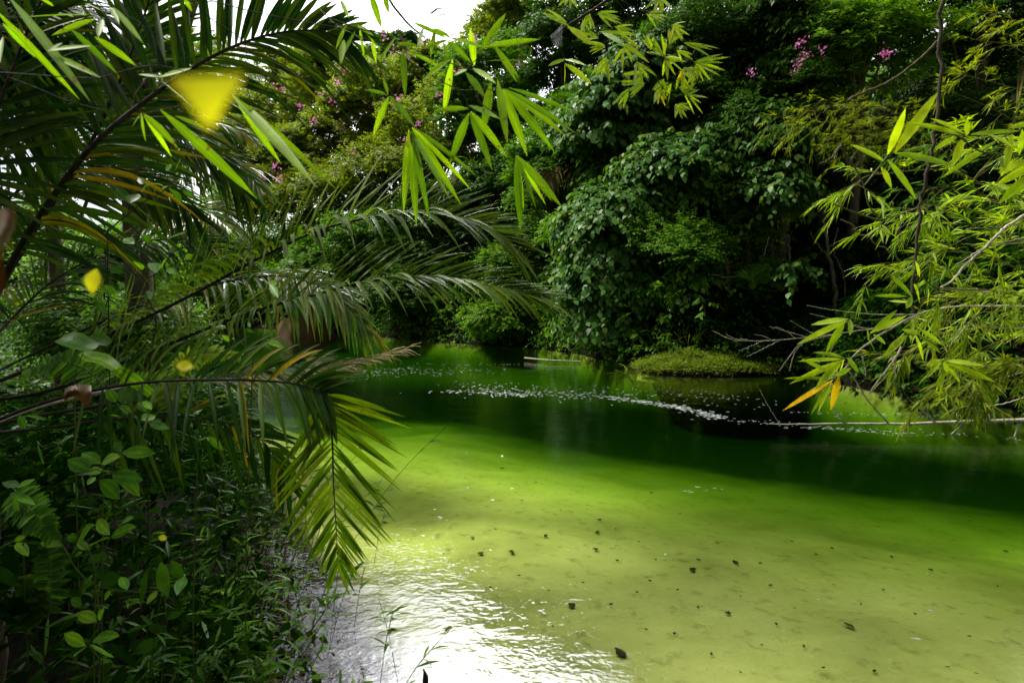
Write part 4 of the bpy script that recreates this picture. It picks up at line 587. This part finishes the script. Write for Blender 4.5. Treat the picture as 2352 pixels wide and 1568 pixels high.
# shrubs with large leaves laid out by hand
def plant(name, label, cat, rg, leaves, stems, d, mt='broad', prof=OVATE, dj=.05, up=(0, -.7, .7), bend=.06, sm='stem', wave=.012, jit=.25, fold=.22, fill=None):
    x, y = stems[0][0][:2]; p = pt(*zp(rg, x, y), d); e = thing(name, label, cat, (p[0], p[1], min(p[2], max(gzs(p[0], p[1]), 0))))
    a = MB(); hero(a, rg, leaves, d, dj, prof, fold, bend, up, jit, wave=wave)
    if fill: fill(a)
    a.build('leaves', M[mt], e); w = MB()
    for l in stems: ztube(w, rg, l, d, 9, 5, 5, 20)
    w.tube(curve([(p[0]-.12, p[1]+.15, gzs(p[0]-.12, p[1]+.15)-.05), (p[0]-.09, p[1]+.09, (p[2]+gzs(p[0], p[1]))/2), tuple(p)], 8), .0018, 5); w.build('stem', M[sm], e); return e
plant('broadleaf_shrub', 'shrub with large three veined oval leaves in the middle of the dark left bank', 'shrub', 7, [(610, 140, 450, 60, 105), (600, 120, 560, 20, 70), (675, 90, 545, 15, 80), (680, 88, 812, 40, 105), (820, 18, 1045, 20, 100), (815, 10, 770, -60, 50), (670, 200, 795, 322, 120), (820, 150, 935, 305, 90), (690, 130, 592, 160, 85), (640, 180, 590, 230, 50), (760, 170, 960, 200, 110), (300, 90, 250, -60, 90)],
      [[(690, 420), (700, 250), (690, 120)], [(690, 150), (760, 145), (820, 152)], [(690, 120), (740, 60), (815, 15)], [(690, 140), (640, 130), (600, 140)], [(690, 120), (680, 95)]], 1.45)
plant('broadleaf_shrub', 'seedling with a rosette of rounded speckled leaves at lower left', 'shrub', 7, [(525, 620, 635, 490, 95), (735, 565, 650, 465, 82), (745, 580, 925, 512, 88), (735, 590, 590, 645, 78), (800, 505, 898, 450, 62), (520, 622, 600, 668, 50), (480, 700, 530, 650, 60), (500, 710, 555, 690, 44), (520, 590, 450, 580, 60), (410, 640, 270, 620, 60), (600, 600, 630, 575, 44)],
      [[(640, 800), (600, 680), (525, 620)], [(640, 800), (700, 680), (740, 585), (800, 505)]], 1.4)
plant('broadleaf_shrub', 'sapling with four smooth oval leaves near the bottom left corner', 'shrub', 7, [(575, 1310, 430, 1230, 82), (620, 1275, 806, 1245, 84), (603, 1300, 762, 1382, 84), (575, 1320, 498, 1390, 60), (650, 1150, 520, 1090, 80), (660, 1140, 700, 1060, 50), (550, 1040, 480, 1000, 60)], [[(670, 1400), (600, 1300), (655, 1200), (675, 1120), (655, 990), (660, 920)], [(600, 1300), (575, 1315)]], 1.35)
plant('creeper_vine', 'pale bent creeper stem with scattered small leaves at lower left', 'creeper', 7, [(855, 940, 812, 852, 62), (1190, 970, 1240, 845, 78), (110, 620, 190, 710, 62), (70, 290, 242, 372, 52), (95, 320, 130, 405, 70), (700, 1000, 752, 945, 58), (640, 885, 525, 945, 46), (95, 610, 180, 575, 40), (1060, 940, 990, 1030, 44), (140, 250, 20, 220, 60), (120, 250, 240, 190, 46)],
      [[(150, 380), (240, 480), (330, 540), (400, 610), (450, 690), (480, 750), (540, 830), (660, 915), (850, 945), (960, 955), (1050, 940), (1130, 960)], [(0, 660), (60, 625), (110, 610)], [(150, 380), (100, 330), (70, 290)], [(660, 915), (655, 990), (675, 1120), (655, 1220)]], 1.42)
plant('broadleaf_shrub', 'drooping pair of long bluish leaves standing over the water at the bank edge', 'shrub', 7, [(1080, 750, 1130, 980, 120), (1150, 740, 1220, 860, 90), (1000, 790, 950, 1040, 90), (1150, 760, 1080, 900, 80)], [[(1120, 1150), (1100, 900), (1090, 750)]], 1.7, mt='dark')
plant('broad_leaf_plant', 'long glossy strap leaf bending over the dark bank below the sunlit shrubs', 'plant', 4, [(560, 860, 780, 960, 110), (770, 955, 1010, 1130, 90), (400, 760, 640, 830, 150), (620, 750, 740, 800, 90)], [[(500, 1050), (520, 950), (560, 860)]], 1.6, prof=[.5, .9, 1, .9, .75, .6], wave=.03)
plant('broadleaf_shrub', 'leafy twig with paired oval leaves below the curled brown leaf', 'shrub', 4, [(775, 1190, 722, 1100, 70), (940, 1310, 1045, 1280, 66), (800, 1215, 885, 1260, 48), (830, 1260, 935, 1300, 44), (740, 1275, 800, 1290, 36), (985, 1250, 920, 1190, 52), (1020, 1240, 960, 1180, 46), (1010, 1340, 1140, 1370, 50), (1000, 1330, 1090, 1320, 40), (1400, 1420, 1500, 1510, 50), (1310, 1460, 1400, 1430, 50), (130, 1280, 170, 1360, 60), (170, 1280, 310, 1310, 40)], [[(1330, 1440), (1100, 1350), (950, 1310), (850, 1240), (780, 1200)]], 1.55)
plant('twining_shrub', 'dark thin stemmed shrub with backlit yellow green leaves crossing the middle palm frond', 'shrub', 4, [(1050, 320, 1030, 250, 80), (1090, 290, 1110, 230, 70), (1130, 90, 1250, 60, 70), (980, 60, 1050, 10, 80), (690, 200, 640, 160, 60), (620, 420, 570, 330, 90), (760, 470, 700, 400, 60), (860, 560, 830, 500, 50), (950, 300, 900, 240, 70), (1140, 160, 1200, 180, 60), (820, 320, 740, 280, 80), (840, 420, 800, 400, 50), (1010, 500, 990, 440, 46), (1080, 400, 1130, 430, 60), (900, 130, 830, 90, 70), (1000, 120, 960, 60, 60), (1170, 330, 1130, 290, 50), (700, 60, 760, 20, 60), (700, 590, 650, 510, 50), (1240, 230, 1300, 200, 44)],
      [[(1000, 1050), (1010, 880), (1045, 700), (1040, 600), (970, 450), (900, 320), (800, 200), (720, 70), (690, -40)], [(900, 330), (1000, 350), (1080, 300), (1180, 170), (1300, 150), (1400, 160)], [(700, 500), (710, 300), (705, 150)], [(1030, 560), (850, 520), (720, 480)], [(610, 740), (700, 560), (760, 430), (800, 330)]], 1.75, mt='broad', sm='darkbark')
plant('twining_shrub', 'branchlet with three veined leaves lit from behind over the dark fronds', 'shrub', 1, [(855, 1350, 775, 1262, 80), (870, 1365, 935, 1300, 95), (1140, 1260, 1215, 1360, 60), (1100, 1250, 1000, 1230, 44), (1000, 1240, 950, 1290, 60), (1150, 1250, 1090, 1270, 50), (960, 1240, 930, 1190, 40), (1230, 1280, 1300, 1330, 40), (1180, 1150, 1220, 1050, 30), (1120, 1150, 1150, 1100, 30)], [[(720, 1550), (860, 1440), (960, 1360), (1090, 1290), (1180, 1200)], [(860, 1440), (870, 1365)]], 1.75, sm='darkbark')
plant('twining_shrub', 'small leaved sprig hanging over the far water above the dead frond', 'shrub', 4, [(1490, 740, 1540, 780, 36), (1480, 690, 1440, 680, 30), (1640, 700, 1710, 720, 24), (1790, 770, 1900, 830, 50), (1850, 770, 1940, 860, 50), (1750, 790, 1830, 840, 44), (1840, 850, 1910, 905, 40), (1400, 770, 1450, 780, 30), (1680, 690, 1670, 650, 20), (1860, 400, 1800, 380, 40), (1870, 490, 1810, 390, 50)], [[(1700, 900), (1740, 780), (1770, 700), (1790, 600), (1800, 400)], [(1740, 790), (1850, 760)], [(1300, 850), (1400, 790), (1500, 730)]], 1.7, sm='stem')
# grass like bamboo seedlings at the water edge
def seedling(px, py, d, n, h, lL, lW, label, mt='fresh', lean=.3, spread=.25, nl=8):
    p = pt(px, py, d); z = max(gzs(p[0], p[1]), -.12); e = thing('bamboo_grass', label, 'grass', (p[0], p[1], z)); a = MB(); w = MB()
    for i in range(n):
        b = np.array([p[0]+rng.normal(0, spread), p[1]+rng.normal(0, spread*.6), z]); hh = h*rng.uniform(.5, 1.1); t_ = b+np.array([rng.normal(lean, .2)*hh, rng.normal(-.05, .2)*hh, hh]); P = curve([b, (b+t_)/2+np.array([0, 0, hh*.1]), t_], 12)
        w.tube(P, .0016, 4); T_ = nrm(np.gradient(P, axis=0)); k = rng.integers(4, 12, nl); az = rng.uniform(0, 2*pi, nl); D = T_[k]*.5+np.stack([np.cos(az), np.sin(az), az*0], 1)*.8
        a.blades(P[k], D, lL*rng.uniform(.6, 1.2, nl), lW*rng.uniform(.8, 1.2, nl), UP+rng.normal(0, .4, (nl, 3)), LANCE, bend=.25, fold=.25)
    a.build('leaves', M[mt], e); w.build('stem', M['stem'], e); return e
for q in ((600, 1400, 2.5, 16, .42, .085, .011, 'bamboo grass standing in the dark water beside the drooping frond tip', 'mid'), (520, 1480, 2.2, 16, .45, .09, .012, 'bamboo grass over the glittering water at the bottom', 'mid'), (470, 1560, 1.9, 20, .4, .09, .012, 'fresh green bamboo grass at the bottom edge', 'fresh'), (520, 1300, 2.8, 30, .6, .10, .012, 'leafy bamboo grass in front of the shallow water', 'mid'),
          (440, 1380, 2.1, 22, .55, .09, .012, 'bamboo grass between the oval leaved sapling and the water', 'mid'), (350, 1450, 1.8, 18, .5, .09, .013, 'dim bamboo grass in the dark lower left corner', 'mid'), (600, 1180, 3.6, 30, .6, .1, .013, 'bamboo grass behind the left half of the drooping frond', 'dark'), (420, 1150, 2.4, 24, .6, .1, .013, 'bamboo grass rising behind the speckled rosette', 'mid'), (520, 1080, 3.3, 34, .9, .11, .014, 'thin tangled bamboo grass against the bright green water', 'dark'), (100, 1350, 1.7, 18, .55, .1, .013, 'bamboo grass at the left edge', 'dark')): seedling(*q)
# ferns
def fern(px, py, d, fr, label, mt='fresh', ll=.05, lw=.016, n=30):
    p = pt(px, py, d); e = thing('fern', label, 'fern', (p[0], p[1], min(p[2], gzs(p[0], p[1])))); 
    for f in fr: frond(e, [(px, py, d)]+f, n, ll, lw, 82, 82, (0, -.7, .7), 0, .1, .0022, mt=mt, t0=.12, tipang=60, midmat='stem')
fern(400, 870, 1.75, [[(430, 825, 1.75), (480, 810, 1.73), (548, 818, 1.72)], [(390, 900, 1.7), (385, 930, 1.68)]], 'bright green fern frond above the drooping palm frond', 'bamboo')
fern(30, 1120, 1.5, [[(60, 1160, 1.45), (90, 1190, 1.4), (120, 1235, 1.4)], [(60, 1150, 1.6), (100, 1180, 1.6)]], 'olive fern fronds hanging at the left edge', 'broad')
fern(110, 1420, 1.5, [[(118, 1350, 1.5), (112, 1270, 1.52), (120, 1210, 1.55)], [(80, 1390, 1.5), (60, 1330, 1.5)]], 'upright dark fern among the leaves at lower left', 'dark')
fern(250, 900, 1.8, [[(330, 880, 1.8), (380, 890, 1.8), (420, 930, 1.8)], [(200, 850, 1.9), (130, 830, 1.9), (60, 860, 1.9)]], 'dark fern behind the glossy strap leaf', 'broad', .07, .02)
fern(1750, 700, 14.2, [[(1730, 640, 14), (1700, 630, 13.8)], [(1770, 640, 14), (1800, 660, 13.8)], [(1745, 620, 14.2), (1750, 590, 14)]], 'fern on the dark bank between the trunks', 'mid', .3, .08)
# yellow leaves, one of them very close to the lens
def leaf1(label, P, w, U, mt, prof=OVATE, name='fallen_leaf', fold=.2, wave=.03, rnd=.5):
    a = MB(); P = np.asarray(P, float); v = P[1]-P[0]; a.blades(P[0], v, np.linalg.norm(v), w, np.array(U), prof, bend=.05, fold=fold, wave=wave, rnd=rnd); return tag(a.build(name, M[mt]), label, 'leaf')
ynear = MB(); A_ = pt(400, 185, .1); E_ = pt(545, 182, .30); C_ = pt(478, 292, .30)
ynear.add([pt(392, 178, .1), pt(470, 176, .0995), pt(560, 172, .1), pt(405, 205, .1), pt(470, 215, .099), pt(545, 205, .1), pt(440, 245, .1), pt(478, 250, .0985), pt(515, 245, .1), pt(462, 285, .1), pt(478, 296, .099), pt(495, 285, .1)], [(0, 3, 4, 1), (1, 4, 5, 2), (3, 6, 7, 4), (4, 7, 8, 5), (6, 9, 10, 7), (7, 10, 11, 8)], [.2, .7, .9, .1, .8, .6, .5, .9, .4, .1, .6, .2])
tag(ynear.build('yellow_leaf', M['yellow']), 'bright yellow leaf hanging very close to the lens, strongly blurred', 'leaf')
leaf1('yellow leaf caught upright in the twigs at left', [pt(220, 618, .35), pt(211, 672, .35)], .010, (0, -1, .2), 'yellow', name='yellow_leaf'); leaf1('yellow leaf on the fern above the drooping palm frond', [pt(406, 838, .4), pt(444, 842, .4)], .008, (0, -.8, .5), 'yellow', name='yellow_leaf'); leaf1('small yellow leaf in the dark left bank over the speckled rosette', [pt(365, 1232, .9), pt(383, 1236, .9)], .009, (0, -.8, .5), 'yellow', name='yellow_leaf')
cb = MB(); uu, vv = np.meshgrid(np.linspace(0, 1, 12), np.linspace(0, 1, 7))
cx_ = 148+62*uu; cy_ = 893-6*np.sin(uu*pi)+34*vv*(1-.35*np.sin(uu*6))-8*uu; P = np.array([pt(a, b, 1.45-.02*np.sin(c*9)-.03*np.sin(d_*pi)) for a, b, c, d_ in zip(cx_.ravel(), cy_.ravel(), uu.ravel(), vv.ravel())])
cb.add(P, [(i*12+j, i*12+j+1, (i+1)*12+j+1, (i+1)*12+j) for i in range(6) for j in range(11)], .6); tag(cb.build('curled_leaf', M['brownleaf']), 'crumpled brown dead leaf caught on the dark left bank', 'leaf')
bl = MB(); uu, vv = np.meshgrid(np.linspace(0, 1, 10), np.linspace(0, 1, 12)); P = np.array([pt(-30+60*a*(1-.5*b)+10*sin(b*9), 480+200*b, .25+.01*sin(a*5+b*6)) for a, b in zip(uu.ravel(), vv.ravel())])
bl.add(P, [(i*10+j, i*10+j+1, (i+1)*10+j+1, (i+1)*10+j) for i in range(11) for j in range(9)], .2); tag(bl.build('hanging_dead_leaf', M['brownleaf']), 'dark brown dead leaf hanging close to the lens at the left edge, blurred', 'leaf')
# ---------------------------------------------------------------- river surface and bed
def onplane(px, py, z=0.0):
    y = (784-py)/1306.7; k = cos(PITCH)*y-sin(PITCH); d = (z-1.7)/k; return pt(px, py, d)
def onbed(px, py):
    z = 0.
    for _ in range(30): p = onplane(px, py, z); z = gzs(p[0], p[1])+.012
    return p
fo = MB()
def foamline(l, n, sx_, sy_, s0, s1):
    n = int(n*.7); s1 = max(s1*.28, s0*.8); s0 = s0*.6; P = curve(np.array([onplane(*q) for q in l]), 80); i = rng.integers(0, 80, n); c = P[i]+np.stack([rng.normal(0, sx_, n), rng.normal(0, sy_, n), np.full(n, 0)], 1)
    r_ = rng.uniform(s0, s1, n)*rng.random(n)**.6+.004; K = 8; a = np.linspace(0, 2*pi, K, endpoint=False); rr = r_[:, None]*rng.uniform(.6, 1.2, (n, K)); st_ = rng.uniform(1.5, 4.5, n)[:, None]
    x = c[:, :1]+np.cos(a)*rr*st_; y = c[:, 1:2]+np.sin(a)*rr-np.cos(a)*rr*st_*.25; out_ = np.stack([x, y, np.full_like(x, .004)], -1); mid_ = np.stack([c[:, :1]+.5*np.cos(a)*rr*st_, c[:, 1:2]+.5*np.sin(a)*rr, np.full_like(x, .004)+r_[:, None]*.15], -1)
    v = np.concatenate([out_, mid_], 1); j = np.arange(K); j2 = (j+1) % K; f = np.concatenate([np.stack([j, j2, j2+K, j+K], 1), [(8, 9, 10, 11), (8, 11, 12, 15), (12, 13, 14, 15)]]); fo.add(v, f[None]+(np.arange(n)*2*K)[:, None, None], .5)
foamline([(960, 835), (1100, 838), (1230, 836)], 60, .3, .06, .004, .02); foamline([(780, 870), (900, 850), (1000, 855), (1110, 850)], 260, .5, .5, .006, .03)
foamline([(1000, 900), (1100, 898), (1150, 905), (1210, 908)], 170, .2, .12, .008, .035); foamline([(1080, 885), (1200, 900), (1320, 905), (1420, 905)], 380, .3, .35, .006, .03)
foamline([(1400, 912), (1470, 922), (1540, 932), (1600, 945), (1650, 960)], 520, .10, .07, .008, .03); foamline([(1650, 962), (1750, 970), (1850, 980), (1950, 985), (2100, 992), (2352, 1010)], 170, .2, .05, .003, .014)
foamline([(1850, 945), (1950, 952), (2060, 950), (2150, 955)], 90, .25, .06, .004, .014); foamline([(1480, 895), (1600, 905), (1700, 925)], 130, .4, .3, .004, .018); foamline([(1880, 982), (2000, 992), (2120, 1000)], 90, .15, .03, .003, .012)
foamline([(900, 1250), (960, 1265), (1000, 1290), (1040, 1320)], 70, .12, .15, .002, .006); foamline([(1570, 1130), (1625, 1120), (1650, 1128)], 14, .04, .03, .004, .01); foamline([(900, 1100), (1100, 1110), (1500, 1200), (2300, 1240)], 22, .3, .6, .003, .008); foamline([(1150, 1048), (1158, 1050)], 4, .02, .01, .006, .014)
foamline([(860, 1320), (930, 1290), (990, 1330)], 90, .12, .12, .001, .004)
fm, t = mat('foam'); o_ = N_(t, 'ShaderNodeOutputMaterial'); p_ = N_(t, 'ShaderNodeBsdfPrincipled', Roughness=.3); p_.inputs['Base Color'].default_value = (.38, .41, .41, 1); t.links.new(p_.outputs[0], o_.inputs[0])
tag(fo.build('foam', fm), 'white foam bubbles drifting in curved lines on the river', 'foam', kind='stuff')
SUNK = [(1175, 1268, 18, 'dark curled leaf standing on the sand, left of centre in the shallows'), (1253, 1230, 14, 'brown leaf on the sand beside the yellow rimmed one'), (1104, 1270, 12, 'thin yellow leaf on the sand left of the dark curled leaf'), (1377, 1193, 12, 'small brown leaf on the bed, farthest of the larger ones'), (1372, 1222, 13, 'yellowish leaf on the bed below the farthest brown leaf'), (1369, 1261, 12, 'dark square leaf on the sand in the middle of the shallows'), (1312, 1389, 17, 'long dark twisted leaf on the sand above the sky reflection'), (1423, 1497, 28, 'largest black leaf pair on the sand near the bottom edge'), (1590, 1308, 18, 'brown forked leaf on the sand right of centre'), (1690, 1290, 16, 'pointed grey leaf on the sand right of the forked leaf'), (1672, 1407, 11, 'round black leaf on the sand in the right half'), (1952, 1437, 20, 'wide dark leaf on the sand at lower right'), (1770, 1343, 8, 'small dark leaf between the pointed grey leaf and the right edge'), (1018, 1270, 7, 'tiny leaf on the sand near the frond tips')]
SM = [(1350, 1160), (1610, 1290), (1700, 1370), (1915, 1345), (2140, 1310), (1260, 1350), (1545, 1450), (1745, 1480), (1890, 1540), (2240, 1540), (2310, 1270), (1080, 1240), (1190, 1320), (1410, 1210), (1820, 1390), (2030, 1350), (1136, 1215), (1155, 1078), (1235, 1105), (1312, 1098), (1065, 1095), (1468, 1243), (1503, 1280), (1420, 1290), (1460, 1357), (1556, 1350), (1480, 1445), (1910, 1260), (1640, 1240), (1880, 1275), (1980, 1390), (2100, 1410), (2225, 1460), (2170, 1530), (1700, 1545), (1640, 1500), (1850, 1480), (2050, 1280), (2230, 1200), (2290, 1350), (1560, 1180), (1500, 1130), (1290, 1170), (1200, 1150), (1060, 1180), (1270, 1440), (1780, 1430), (1405, 1385), (1370, 1520), (2010, 1540), (1130, 1345), (1330, 1330), (1490, 1330), (1600, 1395), (1820, 1240), (1750, 1290)]
def sunk(px, py, w, lab, grp=None):
    p = onbed(px, py); s = np.linalg.norm(p-np.array([0, 0, 1.7]))/1306.7*w; a = MB(); K = 10; th = np.linspace(0, 2*pi, K, endpoint=False)+rng.random()*6; rr = s*.62*rng.uniform(.6, 1.15, K); q = rng.uniform(.35, .7); ph = rng.random()*pi; X_ = np.cos(th)*rr*1.2; Y_ = np.sin(th)*rr*q*1.6
    x = p[0]+X_*cos(ph)-Y_*sin(ph); y = p[1]+X_*sin(ph)+Y_*cos(ph); z = p[2]+rng.uniform(0, .16, K)*s; o2 = np.stack([x, y, z], 1); c2 = p+(o2-p)*.45; c2[:, 2] = p[2]+.15*s; v = np.vstack([o2, c2]); j = np.arange(K); j2 = (j+1) % K
    a.add(v, np.vstack([np.stack([j, j2, j2+K, j+K], 1), [(K, K+1, K+2, K+3), (K, K+3, K+4, K+9), (K+4, K+5, K+8, K+9), (K+5, K+6, K+7, K+8)]]), rng.random()); return tag(a.build('sunken_leaf', M['sunk']), lab, 'leaf', grp)
for px, py, w_, lab in SUNK: sunk(px, py, w_*.8, lab)
for px, py in SM: sunk(px+rng.normal(0, 4), py+rng.normal(0, 3), rng.uniform(4, 8), 'tiny dark leaf scrap lying on the pale sandy river bed', 'leaf scraps on the river bed')
# litter in the dark shallows at the bottom left
li = MB(); n = 5200; a_ = rng.random(n); px_ = 480+420*rng.random(n); x = np.interp(a_, [0, 1], [-2.1, -.2]); y = rng.uniform(1.6, 4.2, n); s_ = sdist(x, y); k = (s_ < .05) & (s_ > -.35-.45*sm(3.6, 2.2, y)*rng.random(n)**.5); x, y = x[k], y[k]
li.blades(np.stack([x, y, gz(x, y)+.008], 1), np.stack([rng.normal(0, 1, len(x)), rng.normal(0, 1, len(x)), rng.normal(0, .12, len(x))], 1), rng.uniform(.02, .08, len(x)), rng.uniform(.006, .03, len(x)), UP+rng.normal(0, .2, (len(x), 3)), FLAT4, fold=.2)
tag(li.build('leaf_litter', M['sunk']), 'dark leaf litter in the shallow water along the near bank', 'leaf litter', kind='stuff')
p = onbed(590, 1490); leaf1('orange dead leaf under the water among the dark shallows', [p+np.array([-.07, -.03, .02]), p+np.array([.09, .05, .03])], .035, (0, 0, 1), 'brownpalm')
stp = MB(); p = onplane(975, 1560, 0); stp.tube(np.array([p+np.array([-.01, 0, -.12]), p+np.array([0, 0, .0]), p+np.array([.003, 0, .03]), p+np.array([-.004, 0, .05])]), [.012, .011, .008, .002], 7); stp.tube(np.array([p+np.array([.008, 0, -.05]), p+np.array([.012, 0, .01]), p+np.array([.014, 0, .024])]), [.008, .007, .002], 6)
tag(stp.build('stick', M['darkbark']), 'dark broken stick tip poking out of the water at the bottom edge', 'stick')
q0 = onplane(1205, 822, .07); q1 = onplane(1265, 827, .08); q2 = onplane(1335, 830, .07); st2 = MB(); st2.tube(curve([q0, q1, q2], 14), np.linspace(.026, .014, 14), 6); st2.tube(np.array([q1, q1+np.array([0, 0, .12])]), .01, 5); st2.tube(np.array([q1+np.array([.6, 0, 0]), q1+np.array([.62, 0, .1])]), .012, 5)
tag(st2.build('floating_stick', M['palebark']), 'pale stick floating on the far water in front of the spilling climber', 'stick')
leaf1('yellow green leaf standing on the pale floating stick', [onplane(1246, 824, .05)+np.array([0, 0, .0]), onplane(1246, 824, .05)+np.array([.02, 0, .32])], .26, (0, -1, .1), 'fresh', HEART)
# bare earth bank under the bush on the far shore
eb = MB(); c = pt(700, 748, 27.5); c[2] = 0; a, b_ = np.meshgrid(np.linspace(0, 2*pi, 29), np.linspace(0, 1, 9)); rr = 1+.12*np.sin(a*5+b_*4)+.08*np.sin(a*9)
eb.add(np.stack([c[0]+1.3*np.cos(a)*(1-.25*b_)*rr, c[1]+1.0*np.sin(a)*(1-.25*b_)*rr, -.3+1.25*b_+.1*np.sin(a*3)], -1), [(i*29+j, i*29+j+1, (i+1)*29+j+1, (i+1)*29+j) for i in range(8) for j in range(28)], .5); M['earth'] = barkmat('bare earth', (.03, .018, .008), (.09, .05, .018), 3); tag(eb.build('earth_mound', M['earth']), kind='structure')
# cobweb on the dark twig of the yellow spray
wm = MB(); tw = [pt(*zp(2, a, b), 2.1) for a, b in ((1430, 245), (1510, 160), (1500, 300), (1475, 310))]
for i in range(26): f = i/25; A1 = tw[0]+(tw[1]-tw[0])*f; B1_ = tw[3]+(tw[2]-tw[3])*f+rng.normal(0, .004, 3); wm.tube(np.array([A1, (A1+B1_)/2+rng.normal(0, .006, 3), B1_]), .00045, 3)
for i in range(14): wm.tube(np.array([tw[0]+(tw[3]-tw[0])*i/13, tw[1]+(tw[2]-tw[1])*i/13+rng.normal(0, .004, 3)]), .0004, 3)
tag(wm.build('cobweb', fm), 'white cobweb strung under the dark bamboo twig at top centre', 'cobweb')
